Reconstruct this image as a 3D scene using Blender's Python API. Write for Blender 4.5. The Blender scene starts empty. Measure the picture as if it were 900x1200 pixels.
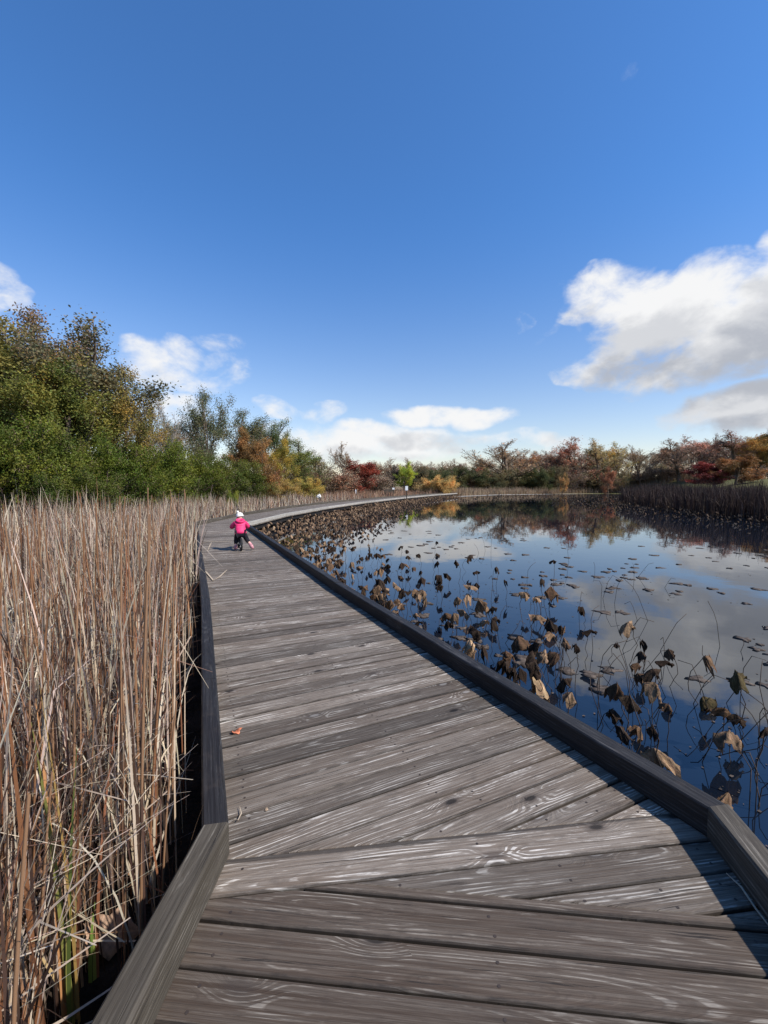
import bpy, math, random
import numpy as np
from mathutils import Vector, Matrix

R = math.radians
scene = bpy.context.scene
COL = scene.collection
rng = np.random.default_rng(7)
random.seed(7)

# ------------------------------------------------------------------ camera
CAM_H, PITCH, F = 1.5, R(3.66), 500.0
cam_d = bpy.data.cameras.new('camera')
cam_d.sensor_fit = 'VERTICAL'; cam_d.sensor_height = 36.0; cam_d.sensor_width = 27.0
cam_d.lens = 15.0; cam_d.clip_start = 0.05; cam_d.clip_end = 5000
cam = bpy.data.objects.new('camera', cam_d); COL.objects.link(cam)
cam.location = (0, 0, CAM_H); cam.rotation_euler = (R(90) - PITCH, 0, 0)
scene.camera = cam

WATER = -0.45
MUD = -0.40

def G(x, y, z=0.0):
    """plan position of something seen at photo pixel (x, y) and standing at height z"""
    c, s = math.cos(PITCH), math.sin(PITCH)
    q = y - 600.0
    t = (CAM_H - z) / (F * s + q * c)
    return (x - 450.0) * t, (F * c - q * s) * t

def D(px, dist, py=568.0):
    """lateral position at a given distance for a pixel column"""
    return (px - 450.0) / 501.0 * dist

def H(py, dist):
    """height above the deck of something whose top is at pixel row py at a distance"""
    return CAM_H + (568.0 - py) / 501.0 * dist

# ------------------------------------------------------------------ object helpers
def tag(o, label=None, cat=None, group=None, kind=None):
    if label: o['label'] = label
    if cat: o['category'] = cat
    if group: o['group'] = group
    if kind: o['kind'] = kind
    return o

def empty(name, loc=(0, 0, 0), rz=0.0):
    o = bpy.data.objects.new(name, None); COL.objects.link(o)
    o.empty_display_size = 0.2
    o.location = loc; o.rotation_euler = (0, 0, rz)
    return o

def link(name, me, mat=None, parent=None, loc=None, rz=None):
    o = bpy.data.objects.new(name, me); COL.objects.link(o)
    if mat and not me.materials: me.materials.append(mat)
    if parent: o.parent = parent
    if loc is not None: o.location = loc
    if rz is not None: o.rotation_euler = (0, 0, rz)
    return o

def mesh_q(name, V, Q, col=None, smooth=False, uv=None):
    """mesh from numpy verts and quads; col = per-vertex colour, uv = per-vertex uv"""
    V = np.asarray(V, np.float32); Q = np.asarray(Q, np.int32)
    me = bpy.data.meshes.new(name)
    me.vertices.add(len(V)); me.vertices.foreach_set('co', V.ravel())
    n = len(Q)
    me.loops.add(n * 4); me.loops.foreach_set('vertex_index', Q.ravel())
    me.polygons.add(n)
    me.polygons.foreach_set('loop_start', np.arange(0, n * 4, 4, dtype=np.int32))
    me.polygons.foreach_set('loop_total', np.full(n, 4, np.int32))
    me.polygons.foreach_set('use_smooth', np.full(n, bool(smooth)))
    if col is not None:
        a = me.color_attributes.new('tint', 'FLOAT_COLOR', 'POINT')
        c = np.ones((len(V), 4), np.float32); c[:, :3] = col
        a.data.foreach_set('color', c.ravel())
    if uv is not None:
        l = me.uv_layers.new(name='UVMap')
        l.data.foreach_set('uv', np.asarray(uv, np.float32)[Q.ravel()].ravel())
    me.update(calc_edges=True); me.validate()
    return me

class MB:
    """collects simple polygon shapes, with optional uv and tint per face"""
    def __init__(self): self.v = []; self.f = []; self.uv = []; self.t = []; self.s = []
    def add(self, verts, faces, uv=None, tint=(.5, .5, .5), smooth=False):
        b = len(self.v); self.v += [tuple(p) for p in verts]
        for k, fc in enumerate(faces):
            self.f.append([i + b for i in fc]); self.t.append(tint); self.s.append(smooth)
            self.uv.append([uv[i] for i in fc] if uv is not None else [(0, 0)] * len(fc))
    def box(self, x0, x1, y0, y1, z0, z1, M=None, tint=(.5, .5, .5)):
        p = [Vector((x, y, z)) for x in (x0, x1) for y in (y0, y1) for z in (z0, z1)]
        if M: p = [M @ q for q in p]
        self.add(p, [(0, 1, 3, 2), (4, 6, 7, 5), (0, 4, 5, 1), (2, 3, 7, 6), (0, 2, 6, 4), (1, 5, 7, 3)], tint=tint)
    def tube(self, pts, rad, k=8, caps=True):
        V, Q = tube_np(np.array(pts, float), np.array(rad if hasattr(rad, '__len__') else [rad] * len(pts), float), k)
        b = len(V); faces = [tuple(q) for q in Q]
        if caps: faces += [tuple(range(k))[::-1], tuple(range(b - k, b))]
        self.add(V, faces, smooth=True)
    def lathe(self, prof, axis_pt=(0, 0, 0), M=None, k=20):
        vs = []; fs = []
        for (r, z) in prof:
            for i in range(k):
                a = 2 * math.pi * i / k
                p = Vector((r * math.cos(a), r * math.sin(a), z))
                vs.append((M @ p) if M else p + Vector(axis_pt))
        n = len(prof)
        for j in range(n - 1):
            for i in range(k):
                fs.append((j * k + i, j * k + (i + 1) % k, (j + 1) * k + (i + 1) % k, (j + 1) * k + i))
        self.add(vs, fs, smooth=True)
    def build(self, name, mat, parent=None, bevel=0.0, subsurf=0):
        me = bpy.data.meshes.new(name)
        me.from_pydata(self.v, [], self.f)
        l = me.uv_layers.new(name='UVMap')
        flat = [c for f in self.uv for uvp in f for c in uvp]
        l.data.foreach_set('uv', flat)
        a = me.color_attributes.new('tint', 'FLOAT_COLOR', 'CORNER')
        cc = []
        for f, t in zip(self.f, self.t): cc += list((t[0], t[1], t[2], 1.0)) * len(f)
        a.data.foreach_set('color', cc)
        me.polygons.foreach_set('use_smooth', self.s)
        me.update()
        o = link(name, me, mat, parent)
        if bevel:
            m = o.modifiers.new('bevel', 'BEVEL'); m.width = bevel; m.segments = 2; m.limit_method = 'ANGLE'
        if subsurf:
            m = o.modifiers.new('sub', 'SUBSURF'); m.levels = subsurf; m.render_levels = subsurf
        return o

def tube_np(P, r, k=5):
    n = len(P)
    T = np.gradient(P, axis=0)
    T /= np.linalg.norm(T, axis=1, keepdims=True) + 1e-9
    m = T.mean(axis=0); ref = np.array([1., 0, 0]) if abs(m[0]) < .6 else np.array([0, 1., 0])
    A = np.cross(T, ref); A /= np.linalg.norm(A, axis=1, keepdims=True) + 1e-9
    B = np.cross(T, A)
    ang = np.arange(k) * 2 * np.pi / k
    V = P[:, None, :] + r[:, None, None] * (A[:, None, :] * np.cos(ang)[None, :, None] + B[:, None, :] * np.sin(ang)[None, :, None])
    i = np.arange(n - 1)[:, None] * k; j = np.arange(k)[None, :]; jn = (j + 1) % k
    Q = np.stack([i + j, i + jn, i + k + jn, i + k + j], axis=-1).reshape(-1, 4)
    return V.reshape(-1, 3), Q

# ------------------------------------------------------------------ materials
def new_mat(name):
    m = bpy.data.materials.new(name); m.use_nodes = True
    nt = m.node_tree; nt.nodes.clear()
    out = nt.nodes.new('ShaderNodeOutputMaterial')
    return m, nt, out

class NT:
    """tiny helper to write node trees as expressions"""
    def __init__(self, nt): self.nt = nt; self.L = nt.links
    def n(self, t, **kw):
        x = self.nt.nodes.new(t)
        for k, v in kw.items(): setattr(x, k, v)
        return x
    def put(self, sock, v):
        if v is None: return
        if isinstance(v, bpy.types.NodeSocket): self.L.new(v, sock)
        else: sock.default_value = v
    def math(self, op, a, b=None, c=None, clamp=False):
        x = self.n('ShaderNodeMath', operation=op); x.use_clamp = clamp
        self.put(x.inputs[0], a); self.put(x.inputs[1], b); self.put(x.inputs[2], c)
        return x.outputs[0]
    def mix(self, f, a, b, blend='MIX'):
        x = self.n('ShaderNodeMix', data_type='RGBA', blend_type=blend)
        self.put(x.inputs[0], f)
        self.put(x.inputs[6], a if isinstance(a, bpy.types.NodeSocket) else (*a, 1))
        self.put(x.inputs[7], b if isinstance(b, bpy.types.NodeSocket) else (*b, 1))
        return x.outputs[2]
    def comb(self, x, y, z):
        c = self.n('ShaderNodeCombineXYZ')
        self.put(c.inputs[0], x); self.put(c.inputs[1], y); self.put(c.inputs[2], z)
        return c.outputs[0]
    def noise(self, vec, scale, detail=3, rough=.5, dist=0.0):
        x = self.n('ShaderNodeTexNoise'); self.put(x.inputs['Vector'], vec)
        x.inputs['Scale'].default_value = scale; x.inputs['Detail'].default_value = detail
        x.inputs['Roughness'].default_value = rough; x.inputs['Distortion'].default_value = dist
        return x.outputs[0]
    def step(self, v, a, b, lo=0.0, hi=1.0):
        x = self.n('ShaderNodeMapRange', interpolation_type='SMOOTHSTEP')
        self.put(x.inputs[0], v)
        for i, k in enumerate((a, b, lo, hi)): x.inputs[1 + i].default_value = k
        return x.outputs[0]
    def attr(self, name):
        x = self.n('ShaderNodeAttribute'); x.attribute_name = name
        return x
    def bump(self, h, strength=.5, dist=.01):
        x = self.n('ShaderNodeBump'); self.put(x.inputs['Height'], h)
        x.inputs['Strength'].default_value = strength; x.inputs['Distance'].default_value = dist
        return x.outputs[0]
    def bsdf(self, out, color, rough=.6, spec=.3, normal=None, metal=0.0):
        p = self.n('ShaderNodeBsdfPrincipled')
        self.put(p.inputs['Base Color'], color if isinstance(color, bpy.types.NodeSocket) else (*color, 1))
        self.put(p.inputs['Roughness'], rough); p.inputs['Specular IOR Level'].default_value = spec
        p.inputs['Metallic'].default_value = metal
        if normal is not None: self.L.new(normal, p.inputs['Normal'])
        if out is not None: self.L.new(p.outputs[0], out.inputs[0])
        return p

def wood_mat(name, base, brown, pale, streak=1.0, rough=.75, ring=.0135, edge=False):
    m, nt, out = new_mat(name); N = NT(nt)
    uv = N.n('ShaderNodeUVMap').outputs[0]
    s = N.n('ShaderNodeSeparateXYZ'); N.put(s.inputs[0], uv)
    u, v = s.outputs[0], s.outputs[1]
    c = N.n('ShaderNodeSeparateColor'); N.put(c.inputs[0], N.attr('tint').outputs['Color'])
    r1, r2, tb = c.outputs[0], c.outputs[1], c.outputs[2]
    uo = N.math('ADD', u, N.math('MULTIPLY', r1, 61.0))
    z = N.math('MULTIPLY', r2, 37.0)
    # distance from the pith: slowly wandering depth gives long cathedral arches
    dep = N.math('MULTIPLY', N.math('SUBTRACT', N.noise(N.comb(N.math('MULTIPLY', uo, .42), z, 0.0), 1.0, 1.0), .5), .42)
    vo = N.math('ADD', N.math('SUBTRACT', v, .07), N.math('MULTIPLY', N.math('SUBTRACT', r2, .5), .16))
    wob = N.math('MULTIPLY', N.math('SUBTRACT', N.noise(N.comb(N.math('MULTIPLY', uo, 2.0), N.math('MULTIPLY', v, 12.0), z), 1.0, 4), .5), .026)
    # knots
    vor = N.n('ShaderNodeTexVoronoi'); vor.voronoi_dimensions = '2D'; vor.inputs['Scale'].default_value = 1.0
    N.put(vor.inputs['Vector'], N.comb(N.math('MULTIPLY', uo, 2.1), N.math('ADD', N.math('MULTIPLY', v, 5.0), z), 0.0))
    kd = vor.outputs['Distance']
    kc = N.n('ShaderNodeSeparateColor'); N.put(kc.inputs[0], vor.outputs['Color'])
    has = N.math('GREATER_THAN', kc.outputs[0], .60 if edge else .95)
    kn = N.math('MULTIPLY', N.step(kd, .06, .16, 1.0, 0.0), has)
    kcore = N.math('MULTIPLY', N.step(kd, .045, .085, 1.0, 0.0), has)
    kpush = N.math('MULTIPLY', N.math('MULTIPLY', N.step(kd, .0, .36, 1.0, 0.0), has), .05)
    rr = N.math('SQRT', N.math('ADD', N.math('POWER', N.math('ABSOLUTE', vo), 2.0), N.math('POWER', N.math('ABSOLUTE', dep), 2.0)))
    rr = N.math('ADD', N.math('ADD', rr, wob), kpush)
    # growth rings of uneven width
    rr2 = N.math('ADD', rr, N.math('MULTIPLY', N.noise(N.comb(N.math('MULTIPLY', rr, 26.0), z, 0.0), 1.0, 3, .7), .03))
    sn = N.math('SINE', N.math('MULTIPLY', rr2, 2 * math.pi / ring))
    rings = N.step(sn, .1, .8)
    streaky = N.noise(N.comb(N.math('MULTIPLY', uo, 1.7), N.math('MULTIPLY', v, 105.0), z), 1.0, 5, .7)
    wear = N.step(N.noise(N.comb(N.math('MULTIPLY', uo, 2.6), N.math('MULTIPLY', v, 15.0), z), 1.0, 5, .7), .47, .60)
    fine = N.noise(N.comb(N.math('MULTIPLY', uo, 6.0), N.math('MULTIPLY', v, 300.0), z), 1.0, 3, .65)
    crack = N.step(N.noise(N.comb(N.math('MULTIPLY', uo, 1.6), N.math('MULTIPLY', N.math('ADD', v, wob), 90.0), N.math('ADD', z, 5.0)), 1.0, 4, .7), .345, .385, 1.0, 0.0)
    patch = N.step(N.noise(N.comb(N.math('MULTIPLY', uo, 1.1), N.math('MULTIPLY', v, 4.0), z), 1.0, 4, .6), .35, .65)
    patch = N.math('ADD', N.math('MULTIPLY', patch, .6), N.math('MULTIPLY', r1, .5), clamp=True)
    col = N.mix(patch, base, brown)
    col = N.mix(N.math('MULTIPLY', N.step(streaky, .35, .75), .30), col, pale)
    st = N.math('MULTIPLY', N.math('MULTIPLY', N.math('MULTIPLY', rings, wear), N.step(streaky, .40, .54)), 1.0 * streak)
    col = N.mix(st, col, pale)
    col = N.mix(N.math('MULTIPLY', N.step(sn, -.72, -1.0), .25), col, tuple(k * .5 for k in base))
    col = N.mix(N.math('MULTIPLY', N.step(fine, .52, .36), .45), col, tuple(k * .55 for k in base))
    col = N.mix(N.math('MULTIPLY', crack, .85), col, (.018, .015, .013))
    col = N.mix(N.math('MULTIPLY', kn, .6), col, (.045, .034, .028))
    col = N.mix(N.math('MULTIPLY', kcore, N.step(kc.outputs[1], .3, .5)), col, N.mix(N.math('GREATER_THAN', kc.outputs[1], .72), (.02, .016, .013), (.24, .22, .20)))
    gr = N.noise(N.comb(N.math('MULTIPLY', uo, 9.0), N.math('MULTIPLY', v, 18.0), z), 1.0, 5, .7)
    col = N.mix(N.math('MULTIPLY', N.step(gr, .5, .72), .4), col, (.045, .036, .030))
    # deck planks turn darker towards their long edges, broken up by noise
    ed = N.math('ADD', N.math('MINIMUM', v, N.math('SUBTRACT', .142, v)), N.math('MULTIPLY', N.math('SUBTRACT', gr, .5), .03))
    if edge: col = N.mix(N.step(ed, .013, -.001, 0.0, .8), col, (.022, .018, .015))
    sc = N.math('ADD', N.math('MULTIPLY', tb, 1.0), .5)
    mul = N.n('ShaderNodeVectorMath', operation='SCALE'); N.put(mul.inputs[0], col); N.put(mul.inputs['Scale'], sc)
    hgt = N.math('ADD', N.math('MULTIPLY', rings, .35), N.math('SUBTRACT', N.math('MULTIPLY', fine, .5), N.math('MULTIPLY', crack, .6)))
    N.bsdf(out, mul.outputs[0], N.math('SUBTRACT', rough + .1, N.math('MULTIPLY', fine, .2)), .25, N.bump(hgt, .55, .004))
    return m

M = {}
M['deck'] = wood_mat('weathered_planks', (.136, .110, .087), (.098, .071, .051), (.46, .425, .375), edge=True)
M['deck_brown'] = wood_mat('brown_planks', (.070, .050, .036), (.052, .034, .023), (.32, .285, .24), .6, edge=True)
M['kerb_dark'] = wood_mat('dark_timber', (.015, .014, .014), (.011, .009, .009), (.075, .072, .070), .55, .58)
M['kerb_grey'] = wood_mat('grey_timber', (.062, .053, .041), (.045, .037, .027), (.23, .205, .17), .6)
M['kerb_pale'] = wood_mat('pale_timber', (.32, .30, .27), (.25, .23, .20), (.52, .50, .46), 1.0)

def simple(name, color, rough=.6, spec=.3, var=.25, scale=20, bump=0.0, metal=0.0):
    m, nt, out = new_mat(name); N = NT(nt)
    tc = N.n('ShaderNodeTexCoord').outputs['Object']
    nz = N.noise(tc, scale, 4, .6)
    c = N.mix(N.step(nz, .3, .7), tuple(k * (1 - var) for k in color), tuple(min(1, k * (1 + var)) for k in color))
    nrm = N.bump(nz, bump, .01) if bump else None
    N.bsdf(out, c, rough, spec, nrm, metal)
    return m

def tint_mat(name, rough=.7, trans=.25, use_obj=False, spec=.2, crumple=0):
    """diffuse + translucent sheet (leaf, blade); colour from the tint attribute or the object colour"""
    m, nt, out = new_mat(name); N = NT(nt)
    t = N.attr('tint').outputs['Color']
    if use_obj:
        oc = N.n('ShaderNodeObjectInfo').outputs['Color']
        t = N.mix(1.0, oc, t, 'MULTIPLY')
    nrm = None
    if crumple:
        oc_ = N.n('ShaderNodeTexCoord').outputs['Object']
        nz = N.noise(oc_, crumple, 4, .65); t = N.mix(N.step(nz, .42, .70, 0, .6), t, N.mix(1.0, t, (.45, .42, .40), 'MULTIPLY'))
        nrm = N.bump(nz, .9, .012)
    p = N.bsdf(None, t, rough, spec, nrm)
    tr = N.n('ShaderNodeBsdfTranslucent'); N.put(tr.inputs[0], t)
    mx = N.n('ShaderNodeMixShader'); mx.inputs[0].default_value = trans
    N.L.new(p.outputs[0], mx.inputs[1]); N.L.new(tr.outputs[0], mx.inputs[2]); N.L.new(mx.outputs[0], out.inputs[0])
    return m

M['reed'] = tint_mat('dry_reed', .7, .2)
M['leaf'] = tint_mat('tree_leaf', .6, .3, True)
M['lotus'] = tint_mat('dry_lotus', .85, .12, True, .1, 55)
M['bark'] = simple('bark', (.125, .095, .072), .9, .1, .4, 6)
M['twig'] = simple('twig', (.33, .24, .165), .9, .1, .3, 3)
M['pale_bark'] = simple('pale_bark', (.28, .25, .22), .9, .1, .3, 4)
M['stem'] = simple('dry_stem', (.05, .036, .027), .8, .2, .4, 15)
M['pad'] = simple('dead_pad', (.075, .060, .050), .85, .1, .5, 9)

# ------------------------------------------------------------------ the boardwalk
def isect(p, d, q, e):
    A = np.array([[d[0], -e[0]], [d[1], -e[1]]]); b = np.array([q[0] - p[0], q[1] - p[1]])
    t = np.linalg.solve(A, b); return (p[0] + d[0] * t[0], p[1] + d[1] * t[0])

def unit(v):
    l = math.hypot(*v); return (v[0] / l, v[1] / l)

def offset_poly(P, d):
    """offset an open polyline sideways (positive = to the right of travel), mitred"""
    out = []
    for i in range(len(P)):
        if i == 0: t = unit((P[1][0] - P[0][0], P[1][1] - P[0][1])); n = (t[1], -t[0]); out.append((P[0][0] + n[0] * d, P[0][1] + n[1] * d)); continue
        if i == len(P) - 1: t = unit((P[i][0] - P[i - 1][0], P[i][1] - P[i - 1][1])); n = (t[1], -t[0]); out.append((P[i][0] + n[0] * d, P[i][1] + n[1] * d)); continue
        a = unit((P[i][0] - P[i - 1][0], P[i][1] - P[i - 1][1])); b = unit((P[i + 1][0] - P[i][0], P[i + 1][1] - P[i][1]))
        na = (a[1], -a[0]); nb = (b[1], -b[0]); m = unit((na[0] + nb[0], na[1] + nb[1]))
        k = d / max(.3, m[0] * na[0] + m[1] * na[1]); out.append((P[i][0] + m[0] * k, P[i][1] + m[1] * k))
    return out

KH, KW = .135, .10
Lc = G(268, 965, KH); Ln = G(153, 1200, KH)
dn = unit((Lc[0] - Ln[0], Lc[1] - Ln[1]))
L_in = [(Lc[0] - dn[0] * 4.5, Lc[1] - dn[1] * 4.5), Lc, G(246, 700, KH), G(231, 611.5, KH),
        (-6.9, 20.5), (-6.2, 27.0), (-4.3, 35.5), (-0.8, 46.5), (5.0, 61.0), (10.0, 72.0)]
Rc = G(830, 946, KH); Rn = G(900, 1033, KH)
dr = unit((Rc[0] - Rn[0], Rc[1] - Rn[1]))
ro = offset_poly([G(815, 920, KH), G(560, 772.6, KH), G(400, 681.6, KH), G(289, 612.5, KH)], -KW)
R_in = [(Rc[0] - dr[0] * 4.5, Rc[1] - dr[1] * 4.5), Rc, ro[2], ro[3],
        (-4.75, 20.5), (-3.6, 27.0), (-1.75, 34.5), (1.5, 45.0), (7.2, 60.0), (12.1, 71.0)]
L_out = offset_poly(L_in, -KW); R_out = offset_poly(R_in, KW)

def half(a, b):
    """half plane to the left of a->b"""
    n = (-(b[1] - a[1]), b[0] - a[0]); return (n[0], n[1], n[0] * a[0] + n[1] * a[1])

def clip(poly, hp):
    out = []
    for i in range(len(poly)):
        p, q = poly[i], poly[(i + 1) % len(poly)]
        dp = hp[0] * p[0] + hp[1] * p[1] - hp[2]; dq = hp[0] * q[0] + hp[1] * q[1] - hp[2]
        if dp >= 0: out.append(p)
        if (dp > 0) != (dq > 0) and abs(dp - dq) > 1e-12:
            t = dp / (dp - dq); out.append((p[0] + (q[0] - p[0]) * t, p[1] + (q[1] - p[1]) * t))
    return out

def inset(poly, d):
    n = len(poly); cx = sum(p[0] for p in poly) / n; cy = sum(p[1] for p in poly) / n
    hp = []
    out = list(poly)
    for i in range(n):
        a, b = poly[i], poly[(i + 1) % n]
        if math.hypot(b[0] - a[0], b[1] - a[1]) < 1e-4: continue
        t = unit((b[0] - a[0], b[1] - a[1]))
        nn = (-t[1] * d, t[0] * d)
        out = clip(out, half((a[0] + nn[0], a[1] + nn[1]), (b[0] + nn[0], b[1] + nn[1])))
        if len(out) < 3: return None
    return out

def area(p): return .5 * sum(p[i][0] * p[(i + 1) % len(p)][1] - p[(i + 1) % len(p)][0] * p[i][1] for i in range(len(p)))

nails = MB()
def planks(mb, region, d, w=.142, start=None, brown=0.0, nail=False, gap=.008):
    """cover a convex region with planks lying across direction d"""
    hps = [half(region[i], region[(i + 1) % len(region)]) for i in range(len(region))]
    d = unit(d); b = (d[1], -d[0])
    s = [p[0] * d[0] + p[1] * d[1] for p in region]; t = [p[0] * b[0] + p[1] * b[1] for p in region]
    k = min(s) if start is None else start
    while k < max(s):
        ww = w * random.uniform(.95, 1.04) if w < .3 else w
        g = gap * random.uniform(.6, 1.5)
        s0, s1 = k + g / 2, k + ww - g / 2
        def P(a, c): return (d[0] * a + b[0] * c, d[1] * a + b[1] * c)
        j = random.uniform(-.004, .004)
        poly = [P(s0 + j, min(t) - .1), P(s0 - j, max(t) + .1), P(s1 - j, max(t) + .1), P(s1 + j, min(t) - .1)]
        for hp in hps:
            poly = clip(poly, hp)
            if len(poly) < 3: break
        k0, k = k, k + ww
        if len(poly) < 3: continue
        if area(poly) < 0: poly = poly[::-1]
        if area(poly) < .004: continue
        c2 = []
        for p in poly:
            if not c2 or math.hypot(p[0] - c2[-1][0], p[1] - c2[-1][1]) > .003: c2.append(p)
        if len(c2) > 2 and math.hypot(c2[0][0] - c2[-1][0], c2[0][1] - c2[-1][1]) < .003: c2.pop()
        poly = c2
        top = inset(poly, .0035)
        if top is None or len(top) != len(poly): top = None
        n = len(poly)
        zz = random.uniform(-.0025, .0015); tl = random.uniform(-.004, .004)
        def Z(p, z): return z + zz + tl * ((p[0] * d[0] + p[1] * d[1] - s0) / ww - .5)
        def UV(p): return (p[0] * b[0] + p[1] * b[1], p[0] * d[0] + p[1] * d[1] - s0)
        tint = (random.random(), random.random(), min(1, max(0, random.gauss(.5, .16))))
        vs = []; uvs = []
        if top:
            # start the inset ring at the vertex nearest to the outer first vertex
            j0 = min(range(n), key=lambda i: (top[i][0] - poly[0][0]) ** 2 + (top[i][1] - poly[0][1]) ** 2)
            top = top[j0:] + top[:j0]
            rings = [(top, 0.0), (poly, -.004), (poly, -.038)]
        else: rings = [(poly, 0.0), (poly, -.038)]
        for ring, z in rings:
            for p in ring: vs.append((p[0], p[1], Z(p, z))); uvs.append(UV(p))
        fs = [tuple(range(n))]
        for r in range(len(rings) - 1):
            for i in range(n): fs.append((r * n + i, (r + 1) * n + i, (r + 1) * n + (i + 1) % n, r * n + (i + 1) % n))
        mb.add(vs, fs, uvs, tint)
        if nail:
            tm, tM = min(p[0] * b[0] + p[1] * b[1] for p in poly), max(p[0] * b[0] + p[1] * b[1] for p in poly)
            for q in (tm + .19, (tm + tM) / 2 + .03, tM - .19):
                for e in (.27, .73):
                    c = P(k0 + ww * e + random.uniform(-.006, .006), q + random.uniform(-.008, .008))
                    if all(h[0] * c[0] + h[1] * c[1] - h[2] > .01 for h in hps):
                        rr = .0058; vv = [(c[0] + rr * math.cos(i * math.pi / 3), c[1] + rr * math.sin(i * math.pi / 3), Z(c, .0012)) for i in range(6)]
                        nails.add(vv, [tuple(range(6))])

bw = empty('boardwalk', (0, 0, 0))
tag(bw, 'weathered grey plank boardwalk with low timber kerbs curving along the pond', 'boardwalk')
Aa, Ab = G(277, 1005), G(788, 952)
Ma, Mb_ = G(264, 1051), G(816, 986)
Ba, Bb = G(540, 1046), G(900, 1078)
dA = unit((Ab[0] - Aa[0], Ab[1] - Aa[1])); dM = unit((Mb_[0] - Ma[0], Mb_[1] - Ma[1])); dB = unit((Bb[0] - Ba[0], Bb[1] - Ba[1]))
far = lambda p, d, k: (p[0] + d[0] * k, p[1] + d[1] * k)
hull = [L_out[0], R_out[0], R_out[1], R_out[2], L_out[2], L_out[1]]
def region(base, *hps):
    for h in hps: base = clip(base, h)
    return base
near_box = [L_out[0], R_out[0], R_out[1], far(R_out[1], (R_out[2][0] - R_out[1][0], R_out[2][1] - R_out[1][1]), .15), far(L_out[1], (L_out[2][0] - L_out[1][0], L_out[2][1] - L_out[1][1]), .15), L_out[1]]
mb = MB()
nB = (-dB[1], dB[0])
# nearest run: planks square to the first stretch
ndir = nB
sB = Ba[0] * nB[0] + Ba[1] * nB[1]
reg = region(near_box, half(far(Bb, dB, 1), far(Ba, dB, -1)), half(far(Mb_, dM, 1), far(Ma, dM, -1)))
planks(mb, reg, ndir, w=.142, start=sB - .142 * 24, nail=True)
near_deck = mb.build('deck', M['deck_brown'], bw)
near_deck['label'] = 'darker brown nearest planks of the boardwalk'
mb = MB()
nM = (-dM[1], dM[0]); nA = (-dA[1], dA[0])
reg = region(near_box, half(Ma, Mb_), half(far(Ab, dA, 1), far(Aa, dA, -1)))
planks(mb, reg, nM, w=.40, start=Ma[0] * nM[0] + Ma[1] * nM[1], nail=True)
reg = region(near_box, half(far(Mb_, dM, 1), far(Ma, dM, -1)), half(far(Ba, dB, -1), far(Bb, dB, 1)))
planks(mb, reg, nM, w=.142, start=Ma[0] * nM[0] + Ma[1] * nM[1] - .142 * 5, nail=True)
d2 = unit((L_in[2][0] - L_in[1][0] + R_in[2][0] - R_in[1][0], L_in[2][1] - L_in[1][1] + R_in[2][1] - R_in[1][1]))
sec2 = [L_out[1], R_out[1], R_out[2], L_out[2]]
reg = region(sec2, half(Aa, Ab))
planks(mb, reg, d2, nail=True)
for i in range(2, len(L_out) - 1):
    q = [L_out[i], R_out[i], R_out[i + 1], L_out[i + 1]]
    dd = unit((L_in[i + 1][0] - L_in[i][0] + R_in[i + 1][0] - R_in[i][0], L_in[i + 1][1] - L_in[i][1] + R_in[i + 1][1] - R_in[i][1]))
    planks(mb, q, dd, gap=.009)
mb.build('deck', M['deck'], bw)
M['nail'] = simple('rusty_nail', (.035, .025, .02), .7, .4)
nl = nails.build('nail', M['nail'], bw); tag(nl, kind='stuff')

def kerb_piece(p, q, po, qo, z0, z1, mat, parent, tint=None):
    """a square timber from p to q (inner edge) and po to qo (outer edge), eased top edges"""
    mb = MB(); e = .008
    def lerp(a, b, t): return (a[0] + (b[0] - a[0]) * t, a[1] + (b[1] - a[1]) * t)
    L = math.hypot(q[0] - p[0], q[1] - p[1]); nseg = max(1, int(L / .5))
    prof = []
    for w, z in ((0, z0), (0, z1 - e), (e / KW, z1), (1 - e / KW, z1), (1, z1 - e), (1, z0)): prof.append((w, z))
    vs = []; uv = []
    vo = [0, z1 - z0, z1 - z0 + .01, z1 - z0 + KW - .01, z1 - z0 + KW, 2 * (z1 - z0) + KW]
    off = random.uniform(0, 9)
    for k in range(nseg + 1):
        t = k / nseg; a, b = lerp(p, q, t), lerp(po, qo, t)
        jz = random.uniform(-.003, .003) if 0 < k < nseg else 0
        jx = random.uniform(-.02, .02) if 0 < k < nseg else 0
        for (w, z), v in zip(prof, vo):
            c = lerp(a, b, w + jx); vs.append((c[0], c[1], z + (jz if z > z0 else 0))); uv.append((off + t * L, v * .7 + .0))
    n = len(prof); fs = []
    for k in range(nseg):
        for i in range(n):
            fs.append((k * n + i, k * n + (i + 1) % n, (k + 1) * n + (i + 1) % n, (k + 1) * n + i))
    fs += [tuple(range(n))[::-1], tuple(range(nseg * n, nseg * n + n))]
    mb.add(vs, fs, uv, tint or (random.random(), random.random(), random.uniform(.4, .6)))
    o = mb.build('kerb', mat, parent)
    return o

def along(P, s):
    for i in range(len(P) - 1):
        l = math.hypot(P[i + 1][0] - P[i][0], P[i + 1][1] - P[i][1])
        if s <= l or i == len(P) - 2:
            t = s / l; return (P[i][0] + (P[i + 1][0] - P[i][0]) * t, P[i][1] + (P[i + 1][1] - P[i][1]) * t)
        s -= l

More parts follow.
